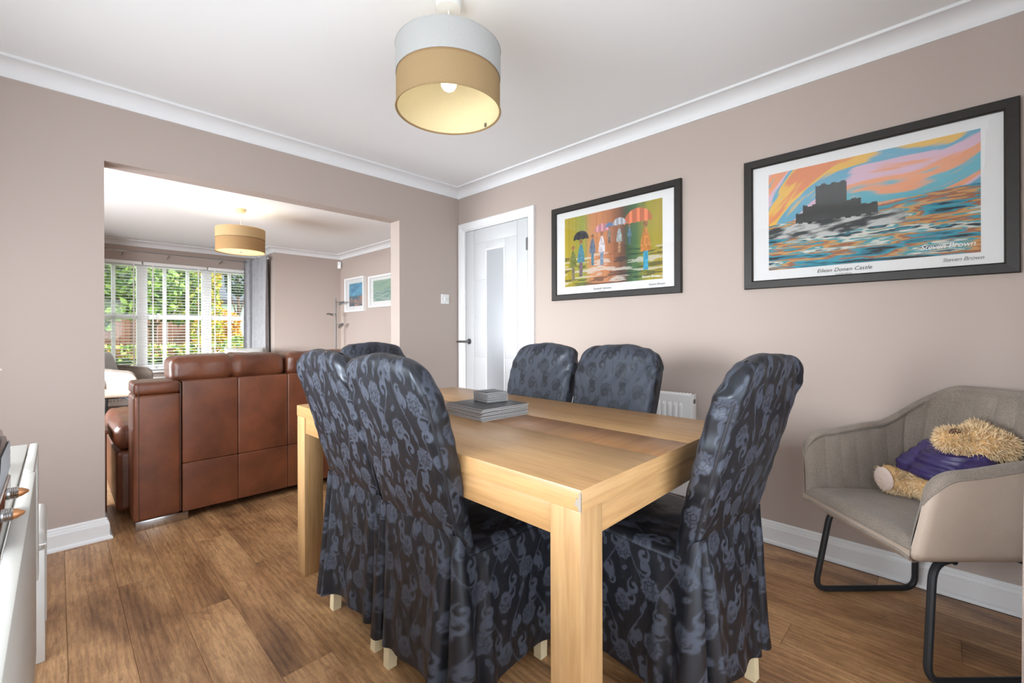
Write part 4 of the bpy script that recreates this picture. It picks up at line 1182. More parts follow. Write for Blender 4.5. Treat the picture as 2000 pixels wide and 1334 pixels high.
# ---------------------------------------------------------------- pendant lamps
M_['gap_shadow'] = plain('gap_shadow_tan', srgb(150, 120, 84), .9)
def pendant(name, loc, R, z0, z1, zmid, upper, lower, label, bulb, diffuser, rose_mat, zb):
    t = empty(name, (loc[0], loc[1], 0), 0, label, 'pendant lamp', 'ceiling pendant lamps')
    MB().lathe([(0, ZC), (.048, ZC), (.050, ZC - .008), (.046, ZC - .040), (.010, ZC - .046), (0, ZC - .046)], 32).build('ceiling_rose', rose_mat, t)
    MB().tube([(0, 0, ZC - .04), (0, 0, zb + .05)], .0035, 8).build('cable', M_['plastic_white'], t)
    MB().lathe([(0, zb + .085), (.016, zb + .085), (.018, zb + .05), (.018, zb + .015), (0, zb + .015)], 16).build('lamp_holder', M_['plastic_white'], t)
    e = .0022
    def drum(a, b, r): return [(r, a), (r, b), (r - e, b), (r - e, a), (r, a)]
    MB().lathe(drum(zmid + .004, z1, R), 72).build('upper_shade', upper, t, True, 30)
    MB().lathe(drum(z0, zmid - .004, R - .0022), 72).build('lower_shade', lower, t, True, 30)
    MB().lathe(drum(z0 + .003, z1 - .003, R - .0045), 72).build('lining', M_['shade_lining'], t, True, 30)
    MB().lathe(drum(zmid - .008, zmid + .008, R - .0035), 72).build('gap_shadow_band', M_['gap_shadow'], t, True, 30)  # shadow line under the upper tier, coloured in as a tan ring
    for z_ in (z0, z1):
        MB().tube([(R * math.cos(a), R * math.sin(a), z_) for a in np.linspace(0, 2 * PI, 72, endpoint=False)], .0022, 6, True).build('rim_band', lower if z_ == z0 else upper, t)
    sp = MB()
    for a in (0.3, 0.3 + 2 * PI / 3, 0.3 + 4 * PI / 3): sp.tube([(.015 * math.cos(a), .015 * math.sin(a), zb + .05), ((R - .006) * math.cos(a), (R - .006) * math.sin(a), z1 - .03)], .0018, 6)
    sp.build('spider_wire', M_['plastic_white'], t)
    if diffuser:
        MB().lathe([(0, z0 + .006), (R - .008, z0 + .006), (R - .008, z0 + .009), (0, z0 + .009)], 48).build('diffuser', M_['shade_diffuser'], t, True, 30)
        MB().lathe([(0, z0 - .012), (.006, z0 - .010), (.006, z0 - .002), (.010, z0 + .004), (0, z0 + .006)], 12).build('finial', M_['chrome'], t)
    else:
        MB().rbox(R - .012, R - .006, -.006, .006, z0 + .004, z0 + .02, .002).build('shade_clip', M_['steel'], t)
    m = bulb
    mb = MB(); V, F = lathe([(0.0001, -.034), (.012, -.0315), (.022, -.025), (.029, -.014), (.031, 0), (.028, .013), (.020, .026), (.014, .036), (.0001, .038)], 24)
    mb.add(V + np.array([0, 0, zb]), F); mb.build('bulb', m, t, True, 0)
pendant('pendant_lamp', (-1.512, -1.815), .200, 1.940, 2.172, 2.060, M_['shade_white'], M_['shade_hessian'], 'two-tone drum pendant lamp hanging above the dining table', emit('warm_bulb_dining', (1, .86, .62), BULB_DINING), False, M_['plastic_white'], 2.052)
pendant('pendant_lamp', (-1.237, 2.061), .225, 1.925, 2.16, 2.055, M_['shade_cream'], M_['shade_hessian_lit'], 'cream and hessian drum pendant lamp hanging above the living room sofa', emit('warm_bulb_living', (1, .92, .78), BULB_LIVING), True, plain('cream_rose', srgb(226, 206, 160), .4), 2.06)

# ---------------------------------------------------------------- narrow folding table, stool, radio, orchid, curtain (left and right edges of the view)
ft = empty('folding_table', (0, 0, 0), 0, 'narrow pale folding table along the wall with a radio on it', 'table')
FX0, FX1, FY0, FY1, FZ = -2.98, -2.612, -2.72, -1.20, .752
MB().rbox(FX0, FX1 - .022, FY0, FY1, FZ - .020, FZ, .003).build('centre_top', M_['table_white'], ft)
MB().rbox(FX1 - .018, FX1, FY1 - .40, FY1, FZ - .020, FZ, .003).build('fixed_rail', M_['table_white'], ft)
MB().rbox(FX1 - .018, FX1 + .004, FY0, FY1 - .405, FZ - .44, FZ - .001, .003).build('drop_leaf', M_['table_white'], ft)
MB().rbox(FX1 - .014, FX1 + .000, FY1 - .06, FY1, FZ - .40, FZ - .020, .003).build('gate_leg', M_['table_white'], ft)
MB().rbox(FX0, FX0 + .018, FY0, FY1 - .405, FZ - .44, FZ - .022, .003).build('drop_leaf', M_['table_white'], ft)
for x in (FX0 + .02, FX1 - .072):
    for y in (FY0 + .02, FY1 - .075): MB().rbox(x, x + .05, y, y + .05, 0, FZ - .020, .003).build('leg', M_['table_white'], ft)
for x in (FX0 + .03, FX1 - .062): MB().rbox(x, x + .025, FY0 + .07, FY1 - .08, .06, .11, .003).build('stretcher', M_['table_white'], ft)
st = empty('stool', (-2.765, -.885, 0), 0, 'white leatherette padded stool standing past the end of the folding table', 'stool')
V, F = rbox((.33, .34, .075), .022, 4, 8); V[:, 2] += .006 * (V[:, 2] > 0) * (1 - (V[:, 0] / .17) ** 2) * (1 - (V[:, 1] / .17) ** 2)
MB().add(V + np.array([0, 0, .405]), F).build('seat_pad', M_['white_leather'], st, True, 0)
MB().tube([(.165 * a, .17 * b, .39) for a, b in ((-1, -1), (1, -1), (1, 1), (-1, 1))], .003, 6, True).build('piping', M_['white_leather'], st)
for sx in (-1, 1):
    for sy in (-1, 1): MB().rbox(sx * .145 - .019, sx * .145 + .019, sy * .148 - .02, sy * .148 + .02, 0, .37, .004).build('leg', M_['white_leather'], st)

rd = empty('radio', (0, 0, 0), 0, 'retro black radio with chrome trim and copper-tipped knobs on the folding table', 'radio')
RX0, RX1, RY0, RY1, RZ0, RZ1 = -2.87, -2.637, -2.16, -1.90, FZ, .925
def dshape(x0, x1, inset, mat, nm, z1=RZ1, z0=RZ0):
    prof = [(RY0 + inset, z0 + inset + .012), (RY0 + inset, z1 - .075)]
    cy = (RY0 + RY1) / 2; hw = (RY1 - RY0) / 2 - inset
    for a in np.linspace(PI, 0, 17): prof.append((cy + hw * math.cos(a), z1 - .075 + (.075 - inset) * math.sin(a)))
    prof += [(RY1 - inset, z0 + inset + .012)]
    m = len(prof); V = [(x0, y, z) for y, z in prof] + [(x1, y, z) for y, z in prof]
    return MB().add(V, [tuple(range(m))[::-1], tuple(range(m, 2 * m))] + [(i, (i + 1) % m, m + (i + 1) % m, m + i) for i in range(m)]).build(nm, mat, rd, True, 30)
dshape(RX0, RX1 - .012, 0, M_['black_plastic'], 'body')
dshape(RX1 - .014, RX1 - .004, .004, M_['chrome'], 'front_bezel')
dshape(RX1 - .006, RX1 + .001, .016, M_['black_plastic'], 'speaker_panel')
gr = MB()
for i in range(17):
    y = RY0 + .02 + i * .0135
    gr.tube([(RX1 + .002, y, .835), (RX1 + .002, min(y + .05, RY1 - .02), .835 + min(.05, RY1 - .02 - y) * 1.0)], .0018, 5)
gr.build('grille', M_['chrome'], rd)
MB().rbox(RX1 - .006, RX1 + .004, RY0 + .014, RY1 - .014, .772, .820, .003).build('control_strip', M_['chrome'], rd)
for y in (-2.115, -1.975):
    k_ = empty('knob', (RX1 + .004, y, .797)); k_.parent = rd
    MB().lathe([(.0001, 0), (.0105, 0), (.0105, .002)] + [(.0098 if i % 2 else .0105, .002 + .0013 * i) for i in range(8)] + [(.0090, .0125), (.0001, .0125)], 28, (0, 0, 0), 'x').build('knob_grip', M_['chrome'], k_)
    MB().lathe([(.0082, .0125), (.0078, .016), (.0025, .0245), (.0001, .0255)], 20, (0, 0, 0), 'x').build('knob_tip', M_['copper'], k_)
for y in (RY0 + .03, RY1 - .03): MB().lathe([(0.0001, 0), (.010, 0), (.010, .014), (.0001, .014)], 12, (RX1 - .03, y, FZ)).build('foot', M_['black_plastic'], rd)
# orchid whose petal tips reach into view
oc = empty('potted_orchid', (-2.80, -1.52, FZ), 0, 'white orchid in a white pot on the folding table beyond the radio', 'potted plant')
MB().lathe([(.0001, 0), (.045, 0), (.055, .09), (.050, .09), (.046, .08), (.0001, .08)], 24).build('pot', M_['plastic_white'], oc)
MB().tube([(0, 0, .07), (.01, .0, .20), (.05, -.02, .28), (.10, -.03, .27)], .003, 6).build('stem', plain('green_stem', srgb(90, 120, 60), .6), oc)
def petal(c, d, L, w_):
    d = np.array(d, float); d /= np.linalg.norm(d); sd = np.cross(d, [0, 0, 1.]); sd /= np.linalg.norm(sd); V = []
    for i in range(6):
        t_ = i / 5; ww = w_ * math.sin(PI * min(.98, .12 + .84 * t_)) ** .7
        for k_ in (-1, 0, 1): V.append(np.array(c) + d * L * t_ + sd * ww * k_ + np.array([0, 0, .004 * (1 - k_ * k_) - .012 * t_ * t_]))
    return V, [(i * 3 + k_, i * 3 + k_ + 1, i * 3 + 4 + k_, i * 3 + 3 + k_) for i in range(5) for k_ in (0, 1)]
for cx, cy, cz in ((.095, -.05, .248), (.088, -.045, .222)):
    f_ = empty('flower', (cx, cy, cz)); f_.parent = oc
    for a in np.linspace(0, 2 * PI, 5, endpoint=False):
        MB().add(*petal((0, 0, 0), (math.cos(a), math.sin(a), .25), .042, .016)).build('petal', M_['petal'], f_)
lm = plain('orchid_leaf_green', srgb(70, 104, 54), .5)
for a in (.3, 2.2, 3.9): MB().add(*petal((0, 0, .085), (math.cos(a), math.sin(a), .3), .12, .024)).build('leaf', lm, oc)

def curtain(name, path, z0, z1, amp, waves, mat, label, flare=0, nz=14, eyelets=False):
    t = empty(name, (0, 0, 0), 0, label, 'curtain')
    p = np.array(path, float); s = np.r_[0, np.cumsum(np.hypot(*np.diff(p, axis=0).T))]; n = waves * 14 + 1
    S = np.linspace(0, s[-1], n); X = np.interp(S, s, p[:, 0]); Y = np.interp(S, s, p[:, 1])
    T = np.c_[np.gradient(X), np.gradient(Y)]; T /= np.linalg.norm(T, axis=1)[:, None]; N = np.c_[-T[:, 1], T[:, 0]]
    rows = []
    for k_, z in enumerate(np.linspace(z1, z0, nz)):
        f = k_ / (nz - 1)
        ph = 2 * PI * waves * S / s[-1]
        off = amp * (.75 + .5 * f) * np.sin(ph + .5 * math.sin(3 * f)) + amp * .3 * np.sin(ph * .53 + 2 * f + 1)
        sp = 1 + flare * f
        cx, cy = X.mean(), Y.mean()
        rows.append(np.c_[cx + (X - cx) * sp + N[:, 0] * off, cy + (Y - cy) * sp + N[:, 1] * off, np.full(n, z)])
    A = np.vstack(rows); nn = np.tile(np.c_[N, np.zeros(n)], (nz, 1)) * .003
    F = grid_faces(n, nz)
    rim = []
    for j in range(nz - 1):
        for c in (0, n - 1): rim.append((j * n + c, (j + 1) * n + c, (j + 1) * n + c + n * nz, j * n + c + n * nz))
    for r_ in (0, nz - 1):
        for i in range(n - 1): rim.append((r_ * n + i, r_ * n + i + 1, r_ * n + i + 1 + n * nz, r_ * n + i + n * nz))
    F = np.vstack([F, F[:, ::-1] + n * nz, np.array(rim)])
    link('curtain_cloth', make_mesh('curtain_cloth', np.vstack([A + nn, A - nn]), F, True, 60), mat, t)
    return t
c_ = curtain('curtain', [(-.80, YN + .166), (-1.14, YN + .166)], .012, 2.19, .045, 4, M_['beige_velvet'], 'blush beige velvet curtain hanging beside the patio doors near the armchair', .12)
MB().tube([(-3.2, YN + .166, 2.22), (-.70, YN + .166, 2.22)], .012, 10).build('rail', M_['steel'], c_)
for x in (-3.15, -1.95, -.75): MB().tube([(x, YN, 2.22), (x, YN + .166, 2.22)], .008, 8).build('bracket', M_['steel'], c_)
# ---------------------------------------------------------------- brown leather sofa seen from behind
def puffy(x0, x1, y0, y1, z0, z1, r, puff, n=10, grooves=(), gd=.012, wr=.0, seed=0, axis=0):
    V, F = rbox((x1 - x0, y1 - y0, z1 - z0), r, 4, n)
    h = np.array([x1 - x0, y1 - y0, z1 - z0]) / 2; q = V / h
    fall = lambda a, b: np.clip(1 - q[:, a] ** 2, 0, 1) * np.clip(1 - q[:, b] ** 2, 0, 1)
    W = V.copy()
    W[:, 0] += puff * .3 * q[:, 0] * fall(1, 2); W[:, 1] += puff * q[:, 1] * fall(0, 2); W[:, 2] += puff * q[:, 2] * fall(0, 1)
    c = np.array([(x0 + x1) / 2, (y0 + y1) / 2, (z0 + z1) / 2]); W = W + c
    for g in grooves:
        k = np.exp(-((W[:, axis] - g) / .012) ** 2) * gd
        o_ = [a for a in range(3) if a != axis]
        for a in o_: W[:, a] -= k * np.clip(q[:, a] * 1.2, -1, 1)
    if wr:
        nz = fbm(W[:, 0] * 16 + seed, W[:, 1] * 5 + W[:, 2] * 12, seed, 3) - .5
        W[:, 2] += wr * nz * (q[:, 2] > 0); W[:, 1] += wr * .5 * nz * np.sign(q[:, 1]) * (np.abs(q[:, 1]) > .8)
    return W, F
sf = empty('sofa', (0, 0, 0), 0, 'brown leather sofa with its back turned to the dining table', 'sofa', 'brown leather sofas')
Lm = M_['leather']; SY = -.03
MB().add(*puffy(-2.284, -2.074, SY, .23, .05, .742, .016, .006, 6)).build('end_block', Lm, sf, True, 0)
MB().add(*puffy(-2.284, -2.074, SY, .23, .744, .812, .018, .006, 6)).build('end_block_cap', Lm, sf, True, 0)
MB().tube([(-2.076, SY + .003, .06), (-2.076, SY + .003, .80)], .003, 6).build('seam', M_['leather_seam'], sf)
MB().tube([(-2.262, SY - .001, .06), (-2.262, SY - .001, .80)], .0018, 6).build('seam', M_['leather_seam'], sf)
xs = [-2.068, -1.785, -1.492, -1.20, -.905]
for i in range(4):
    MB().add(*puffy(xs[i] + .0006, xs[i + 1] - .0006, SY, .21, .3305, .808, .008, .004, 6)).build('back_panel', Lm, sf, True, 0)
    MB().add(*puffy(xs[i] + .0006, xs[i + 1] - .0006, SY, .21, .05, .3295, .006, .002, 4)).build('back_panel', Lm, sf, True, 0)
MB().add(*puffy(-.902, -.692, SY, .23, .05, .81, .016, .006, 6)).build('end_block', Lm, sf, True, 0)
for i, (a, b) in enumerate(((-2.112, -1.486), (-1.476, -.86))):
    MB().add(*puffy(a, b, .035, .30, .79, .945, .045, .012, 22, ((a + b) / 2 - .0,), .016, .014, 3 + i)).build('headrest', Lm, sf, True, 0)
MB().add(*puffy(-2.335, -2.06, .215, .97, .05, .40, .03, .006, 8)).build('side_base', Lm, sf, True, 0)
MB().add(*puffy(-2.05, -.70, .215, .94, .05, .38, .03, .004, 6)).build('seat_base', Lm, sf, True, 0)
for i, (a, b) in enumerate(((-2.345, -1.495), (-1.485, -.70))):
    MB().add(*puffy(a, b, .22, 1.02, .40, .56, .06, .025, 22, (), 0, .03, 7 + i)).build('seat_cushion', Lm, sf, True, 0)
MB().rbox(-2.276, -2.040, SY + .004, .05, 0, .051, .003).build('chrome_foot', M_['chrome'], sf)['label'] = 'chrome block foot'
MB().rbox(-.93, -.70, SY + .004, .05, 0, .051, .003).build('chrome_foot', M_['chrome'], sf)['label'] = 'chrome block foot'
for x in (-2.25, -.80): MB().rbox(x - .04, x + .04, .84, .92, 0, .055, .003).build('foot', M_['black_metal'], sf)

s2 = empty('sofa', (0, 0, 0), 0, 'brown leather sofa under the white-framed pictures, only its top edge showing', 'sofa', 'brown leather sofas')
MB().add(*puffy(.42, .705, 1.45, 3.40, .05, .74, .04, .01, 8)).build('back', Lm, s2, True, 0)
MB().add(*puffy(-.22, .43, 1.47, 3.38, .05, .36, .03, .005, 6)).build('seat_base', Lm, s2, True, 0)
for i, (a, b) in enumerate(((1.72, 2.42), (2.43, 3.13))):
    MB().add(*puffy(-.25, .46, a, b, .36, .50, .05, .02, 14, (), 0, .02, i)).build('seat_cushion', Lm, s2, True, 0)
for i, (a, b) in enumerate(((1.62, 2.40), (2.41, 3.37))):
    MB().add(*puffy(.46, .70, a, b, .70, .905, .075, .012, 18, (), 0, .015, 5 + i)).build('headrest', Lm, s2, True, 0)
for a, b in ((1.45, 1.70), (3.15, 3.40)): MB().add(*puffy(-.22, .45, a, b, .05, .60, .04, .01, 8)).build('arm', Lm, s2, True, 0)

wu = empty('wooden_cabinet', (0, 0, 0), 0, 'small reddish wooden cabinet tucked behind the wall by the sofa end', 'cabinet')
MB().rbox(-2.80, -2.372, .30, .62, .02, .50, .004).build('body', M_['red_wood'], wu)
MB().rbox(-2.81, -2.364, .29, .63, .50, .522, .004).build('top', M_['red_wood'], wu)
for x in (-2.77, -2.40):
    for y in (.33, .59): MB().rbox(x - .018, x + .018, y - .018, y + .018, 0, .02, .003).build('foot', M_['red_wood'], wu)
MB().rbox(-2.79, -2.59, .616, .626, .04, .48, .002).build('cabinet_door', M_['red_wood'], wu)
MB().rbox(-2.585, -2.38, .616, .626, .04, .48, .002).build('cabinet_door', M_['red_wood'], wu)

# ---------------------------------------------------------------- bay window and blinds
w1 = empty('window_1'); w1['kind'] = 'structure'
FY = BY + .03
def fr(name, x0, x1, z0, z1, y0=FY, y1=FY + .06): MB().rbox(x0, x1, y0, y1, z0, z1, .004).build(name, M_['upvc'], w1)
fr('window_frame', WX0, WX1, WZ1 - .07, WZ1); fr('window_frame', WX0, WX1, WZ0, WZ0 + .08)
fr('window_frame', WX0, WX0 + .06, WZ0 + .08, WZ1 - .07); fr('window_frame', WX1 - .06, WX1, WZ0 + .08, WZ1 - .07)
posts = [-1.735, -.965]; mull = [-2.037, -1.477, -1.202, -.654]
for x in posts: fr('post', x - .060, x + .060, WZ0 + .08, WZ1 - .07, FY - .01, FY + .07)
for x in mull: fr('mullion', x - .021, x + .021, WZ0 + .08, WZ1 - .07, FY + .005, FY + .055)
xsv = sorted([WX0 + .06, WX1 - .06] + [p - .06 for p in posts] + [p + .06 for p in posts] + [m_ - .021 for m_ in mull] + [m_ + .021 for m_ in mull])
TRZ = 1.318
for i in range(0, len(xsv), 2):
    a, b = xsv[i], xsv[i + 1]
    fr('transom', a, b, TRZ - .032, TRZ + .032, FY + .008, FY + .052)
    for z0, z1 in ((WZ0 + .08, TRZ - .032), (TRZ + .032, WZ1 - .07)):
        MB().box(a, b, FY + .027, FY + .033, z0, z1).build('pane', M_['win_glass'], w1, False)
MB().rbox(WX0 - .04, WX1 + .04, BY - .10, BY + .03, WZ0 - .03, WZ0, .006).build('window_sill', M_['upvc'], w1)
# plain reveal lining
MB().box(WX0 - .0005, WX0 + .002, BY, FY, WZ0, WZ1).box(WX1 - .002, WX1 + .0005, BY, FY, WZ0, WZ1).build('reveal', M_['upvc'], w1, False)
slat_cache = {}
def slat_mesh(L):
    if L not in slat_cache:
        n = 5; V = []
        for x in (-L / 2, L / 2):
            for sgn in (1, -1):
                for i in range(n):
                    y = -.0235 + .047 * i / (n - 1)
                    V.append((x, y * (1 if sgn > 0 else 1), .0032 * (1 - (y / .0235) ** 2) + sgn * .0013))
        F = []
        for k_ in (0, 1):
            o_ = k_ * n
            for i in range(n - 1):
                a, b, c, d = o_ + i, o_ + i + 1, 2 * n + o_ + i + 1, 2 * n + o_ + i
                F.append((a, b, c, d) if k_ else (d, c, b, a))
        F += [(0, n, 3 * n, 2 * n), (n - 1, 3 * n - 1, 4 * n - 1, 2 * n - 1)]
        me = make_mesh('slat', V, F, True, 40); me.materials.append(M_['blind']); slat_cache[L] = me
    return slat_cache[L]
names = ['white venetian blind on the window section next to the armchair', 'white venetian blind on the three-pane middle window section', 'white venetian blind on the window section next to the grey curtain']
for (a, b), lab in zip(((WX0 + .01, -1.745), (-1.725, -.975), (-.955, WX1 - .01)), names):
    L = round(b - a, 3); yb = BY - .005
    vb = empty('venetian_blind', ((a + b) / 2, yb, 0), 0, lab, 'blind', 'venetian blinds in the bay window')
    MB().rbox(-L / 2, L / 2, -.028, .028, WZ1 - .045, WZ1, .003).build('head_rail', M_['blind'], vb)
    MB().rbox(-L / 2, L / 2, -.024, .024, WZ0 + .012, WZ0 + .028, .003).build('bottom_rail', M_['blind'], vb)
    z = WZ0 + .062
    while z < WZ1 - .055:
        link('slat', slat_mesh(L), None, vb, (0, 0, z), (math.radians(4), 0, 0)); z += .0418
    for fx in (-.36, .36):
        MB().box(fx * L - .008, fx * L + .008, -.0265, -.0255, WZ0 + .02, WZ1 - .04).build('ladder_tape', M_['blind'], vb, False)
    MB().tube([(L / 2 - .05, -.032, WZ1 - .04), (L / 2 - .05, -.032, 1.45)], .0015, 5).build('pull_cord', M_['blind'], vb)

# curtain pole bent round the bay
cp = empty('curtain_pole', (0, 0, 0), 0, 'slim steel curtain pole running round the bay above the blinds', 'curtain pole')
pole = fillet([(B0 + .13, LY + .10, 2.205), (B0 + .13, BY - .16, 2.205), (B1 - .07, BY - .16, 2.205), (B1 - .07, LY + .06, 2.205)], .12, 8)
MB().tube(pole, .0105, 10).build('pole', M_['chrome'], cp)
for x in (B0 + .13, B1 - .07): MB().add(*ell((x, LY + .055 if x > -1 else LY + .09, 2.205), (.024, .024, .024), (0, 0, 0), 16)).build('finial', M_['chrome'], cp)
for x in (-1.95, -1.45, -.80): MB().tube([(x, BY, 2.165), (x, BY - .16, 2.19), (x, BY - .16, 2.205)], .006, 8).build('bracket', M_['steel'], cp)
c_ = curtain('curtain', [(B1 - .075, LY + .09), (B1 - .08, LY + .40), (B1 - .10, BY - .24), (B1 - .22, BY - .15)], .02, 2.245, .034, 7, M_['grey_velvet'], 'silver grey crushed velvet curtain drawn back at the side of the bay', 0)
c_ = curtain('curtain', [(B0 + .13, LY + .12), (B0 + .135, LY + .40), (B0 + .16, BY - .22)], .02, 2.245, .042, 4, M_['grey_velvet'], 'silver grey curtain at the bay side behind the dining room wall', 0)

# floor lamp, sensor
fl = empty('floor_lamp', (.545, 3.80, 0), 0, 'slim silver floor lamp with three small spot heads in the corner', 'floor lamp')
MB().lathe([(.0001, 0), (.12, 0), (.12, .012), (.02, .02), (.0001, .022)], 32).build('base', M_['steel'], fl)
MB().tube([(0, 0, .015), (0, 0, 1.63)], .011, 10).build('pole', M_['steel'], fl)
for dx, dz, ang in ((.075, 1.56, -20), (-.115, 1.372, 10), (.06, 1.20, -35)):
    h = empty('spot_head', (0, 0, dz)); h.parent = fl
    MB().tube([(0, 0, .012), (dx * .6, -.03, .012), (dx, -.045, .0)], .0045, 8).build('arm', M_['steel'], h)
    MB().lathe([(.0001, .022), (.030, .018), (.052, .004), (.055, -.010), (.048, -.008), (.0001, .010)], 24).build('reflector', M_['steel'], h, True, 30, (dx, -.045, -.004), (math.radians(ang), math.radians(ang), 0))
se = empty('motion_sensor', (LR_ - .032, LY - .032, 2.205), math.radians(-45), 'small white motion sensor in the top corner of the living room', 'sensor')
MB().rbox(-.03, .03, -.025, .02, -.058, .058, .010, 3).build('housing', M_['plastic_white'], se)
MB().rbox(-.022, .022, -.030, -.018, -.045, .0, .006, 2).build('lens', M_['blind'], se)

# ---------------------------------------------------------------- garden outside the bay
lawn = MB().box(-25, 25, BY + .16, 45, -.40, -.25)
o = lawn.build('lawn', plain('lawn_green', srgb(120, 150, 60), .9, nscale=30, nstr=.5, var=.3, vscale=6), None, False); o['kind'] = 'structure'
M_['leaf'] = attr_color('leaf_colours', 'col', .55, .3)
def leaves(centres, radii, n, size, cols, seed, flat=False):
    r = np.random.default_rng(seed); V = []; C = []
    vol = np.array([np.prod(q) for q in radii]); ids = r.choice(len(centres), n, p=vol / vol.sum())
    d = r.normal(0, 1, (n, 3)); d /= np.linalg.norm(d, axis=1)[:, None]; d *= r.uniform(.55, 1.0, n)[:, None] ** .5
    if flat: d = np.clip(r.uniform(-1, 1, (n, 3)) * np.array([1, 1, 1.02]), -1, 1); k = r.integers(0, 3, n); d[np.arange(n), k] = np.where(r.random(n) < .7, np.sign(d[np.arange(n), k]), d[np.arange(n), k])
    P_ = np.array(centres)[ids] + d * np.array(radii)[ids]
    a = r.normal(0, 1, (n, 3)); a /= np.linalg.norm(a, axis=1)[:, None]; b = np.cross(a, r.normal(0, 1, (n, 3))); b /= np.linalg.norm(b, axis=1)[:, None]
    s = size * r.uniform(.6, 1.3, n)[:, None]
    Q = np.stack([P_ - a * s, P_ + b * s * .5, P_ + a * s, P_ - b * s * .5], 1).reshape(-1, 3)
    cc = np.array(cols)[r.integers(0, len(cols), n)] * r.uniform(.7, 1.25, n)[:, None]
    return Q, np.arange(n * 4).reshape(-1, 4), np.repeat(np.clip(cc, 0, 1), 4, 0)
bark = plain('bark', srgb(90, 72, 58), .9, nscale=30, nstr=.5)
G1, G2, G3, YL, YO, DK = srgb(96, 128, 52), srgb(134, 160, 76), srgb(70, 104, 52), srgb(206, 188, 60), srgb(200, 150, 50), srgb(44, 66, 40)
def tree(name, label, x, y, blobs, n, size, cols, seed, h, cat='tree', group=None):
    t = empty(name, (x, y, -.25), 0, label, cat, group)
    Q, F, C = leaves([b[:3] for b in blobs], [b[3:] for b in blobs], n, size, cols, seed)
    link('foliage', make_mesh('foliage', Q, F, False, 0, {'col': C}), M_['leaf'], t)
    mb = MB().tube([(0, 0, 0), (.03, 0, h * .5), (0, .02, h)], [.09, .07, .03], 8)
    for b in blobs[:4]: mb.tube([(0, 0, h * .45), tuple(np.array(b[:3]) * .8 + np.array([0, 0, .05]))], [.04, .015], 6)
    mb.build('trunk', bark, t)
hg = empty('hedge', (0, 0, 0), 0, 'clipped hedge with green and yellow leaves just outside the bay window', 'hedge')
Q, F, C = leaves([(x, 7.35, .26) for x in np.arange(-6, 6.1, .8)], [(.45, .42, .58)] * 16, 16000, .055, [G1, G2, G3, YL, G2, srgb(176, 176, 110), srgb(190, 150, 80)], 1, True)
link('foliage', make_mesh('foliage', Q, F, False, 0, {'col': C}), M_['leaf'], hg)
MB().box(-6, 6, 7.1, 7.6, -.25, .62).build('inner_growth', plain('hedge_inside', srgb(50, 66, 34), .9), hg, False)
tree('garden_tree', 'broad green tree with drooping leaves behind the hedge, in the panes by the armchair', -2.6, 10.3, [(0, 0, 2.9, 1.5, 1.1, .9), (-1.2, .2, 2.3, 1.0, .9, .8), (1.2, 0, 2.5, 1.0, .9, .9), (.4, .1, 3.8, 1.1, 1, .8), (0, 0, 1.6, .9, .8, .4)], 6000, .10, [G1, G2, G3, DK, G2], 2, 3.2, group='garden trees')
tree('garden_tree', 'green and olive leafed tree in the middle window panes beyond the hedge', -.70, 13.0, [(0, 0, 3.0, 1.0, .9, .9), (-.6, .2, 2.4, .8, .8, .7), (.6, 0, 2.4, .8, .8, .8), (.1, .1, 4.0, .9, .9, .7)], 5000, .10, [G1, G3, DK, G2, srgb(150, 150, 60)], 3, 3.2, group='garden trees')
tree('garden_tree', 'tall yellow-leafed tree between the middle panes and the blue house', 1.0, 15.6, [(0, 0, 3.4, .60, .5, 1.1), (.1, .1, 2.3, .55, .5, .8), (-.1, 0, 4.7, .55, .5, .9), (.1, 0, 1.4, .5, .4, .55)], 3600, .09, [YL, YO, srgb(176, 176, 50), G2], 4, 3.5, group='garden trees')
tree('garden_shrub', 'round yellow and orange shrub before the blue house', 1.95, 17.2, [(0, 0, 1.75, .65, .5, .5), (.2, 0, 1.2, .5, .45, .4), (-.2, .1, 1.0, .5, .4, .4)], 2200, .08, [YL, YO, srgb(196, 120, 40)], 5, 1.2, 'shrub')
tree('garden_shrub', 'low bright green shrub under the windows of the blue house', 2.5, 13.4, [(0, 0, 1.0, .9, .5, .35), (-.8, 0, .9, .6, .45, .32)], 2200, .08, [G2, srgb(150, 176, 70), G1], 6, .8, 'shrub')
tree('garden_tree', 'dark conifer overhanging the roof of the blue house', 2.95, 19.0, [(0, 0, 3.6, .5, .5, .7), (-.5, 0, 4.3, .8, .6, .5), (.6, 0, 4.6, .8, .6, .4)], 2600, .09, [DK, G3, srgb(50, 74, 60)], 8, 4.2, group='garden trees')
# fence of brown boards
fn = empty('garden_fence', (0, 0, 0), 0, 'reddish-brown board fence behind the garden trees', 'fence')
bm_ = make_mesh('fence_board', *rbox((.145, .022, 1.95), .004, 1, 1), True, 30); bm_.materials.append(wood('brown_fence', 2, srgb(84, 54, 44), srgb(112, 74, 60), srgb(128, 90, 72), .8, 12, .06, True, .2, .12))
x = -5.2
while x < 1.2: link('fence_board', bm_, None, fn, (x, 17.4 + (.012 if int(x * 7) % 2 else 0), .725)); x += .15
for x in (-5, -3, -1, .9): MB().rbox(x - .05, x + .05, 17.43, 17.53, -.25, 1.78, .005).build('post', bark, fn)
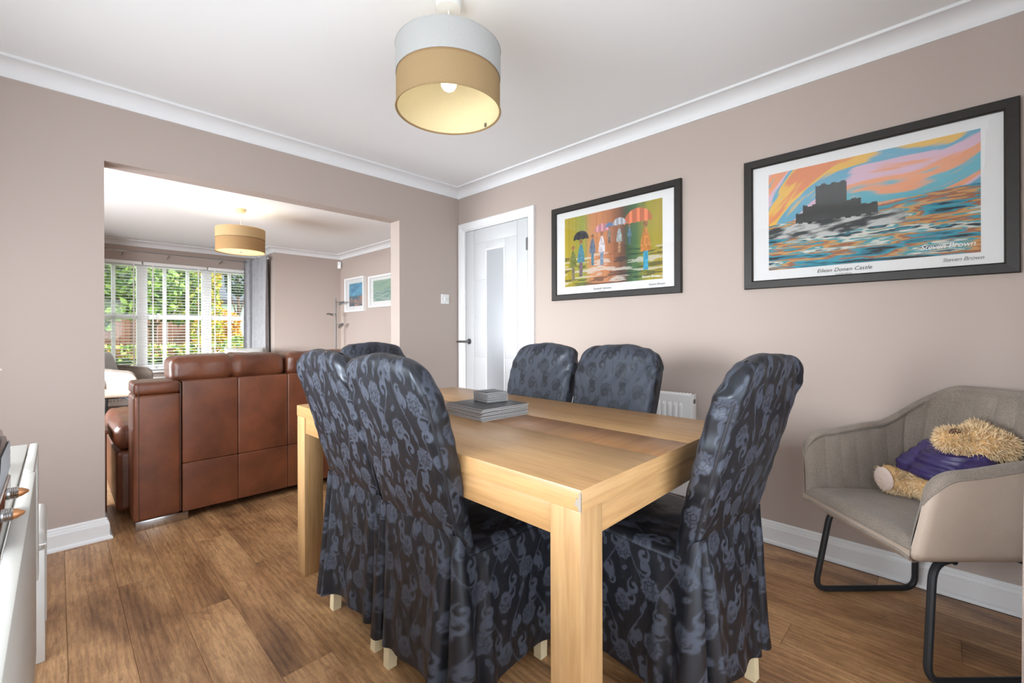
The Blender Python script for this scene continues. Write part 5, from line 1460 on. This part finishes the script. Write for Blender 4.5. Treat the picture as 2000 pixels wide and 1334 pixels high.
# brick house far left, pale blue house on the right
def house(name, label, x0, x1, y0, y1, zw, zr, wm, rm, wins):
    t = empty(name, (0, 0, 0), 0, label, 'house', 'houses across the garden')
    MB().box(x0, x1, y0, y1, -.25, zw).build('wall', wm, t, False)
    ov = .35; ym = (y0 + y1) / 2
    V = [(x0 - ov, y0 - ov, zw - .12), (x1 + ov, y0 - ov, zw - .12), (x1 + ov, ym, zr), (x0 - ov, ym, zr), (x1 + ov, y1 + ov, zw - .12), (x0 - ov, y1 + ov, zw - .12)]
    V2 = [(a, b, c + .14) for a, b, c in V]
    MB().add(V + V2, [(0, 1, 2, 3), (3, 2, 4, 5), (6, 9, 8, 7), (9, 11, 10, 8), (0, 6, 7, 1), (4, 10, 11, 5), (1, 7, 8, 2), (2, 8, 10, 4), (0, 3, 9, 6), (3, 5, 11, 9)]).build('roof', rm, t, False)
    MB().box(x0 - ov, x1 + ov, y0 - ov - .06, y0 - ov, zw - .2, zw - .02).build('gutter', M_['black_metal'], t, False)
    for a, b, c, d in wins:
        w_ = MB().box(a - .06, b + .06, y0 - .06, y0 - .005, c - .06, c).box(a - .06, b + .06, y0 - .06, y0 - .005, d, d + .06).box(a - .06, a, y0 - .06, y0 - .005, c, d).box(b, b + .06, y0 - .06, y0 - .005, c, d).box((a + b) / 2 - .03, (a + b) / 2 + .03, y0 - .06, y0 - .005, c, d).build('window', M_['upvc'], t, False)
        MB().box(a, b, y0 - .03, y0 - .004, c, d).build('pane', plain('blue_reflecting_glass', srgb(110, 170, 190), .15, .6), w_, False)
house('house', 'pale blue-white bungalow with a dark slate roof beyond the garden', 2.0, 11.0, 21.0, 27.0, 2.6, 5.0, plain('pale_blue_render', srgb(206, 220, 230), .85), plain('dark_slate_roof', srgb(70, 76, 84), .7, nscale=20, nstr=.3), [(3.7, 4.5, 1.0, 2.2), (6.2, 7.4, .9, 2.2)])
house('house', 'red-brown brick house behind the fence and trees', -10.0, .2, 22.0, 28.0, 2.9, 5.2, plain('red_brown_brick', srgb(120, 78, 64), .9, nscale=20, nstr=.3, var=.15, vscale=12), plain('brown_tile_roof', srgb(88, 66, 58), .8, nscale=20, nstr=.3), [(-5.4, -4.4, .9, 2.1), (-3.2, -2.2, .9, 2.1)])
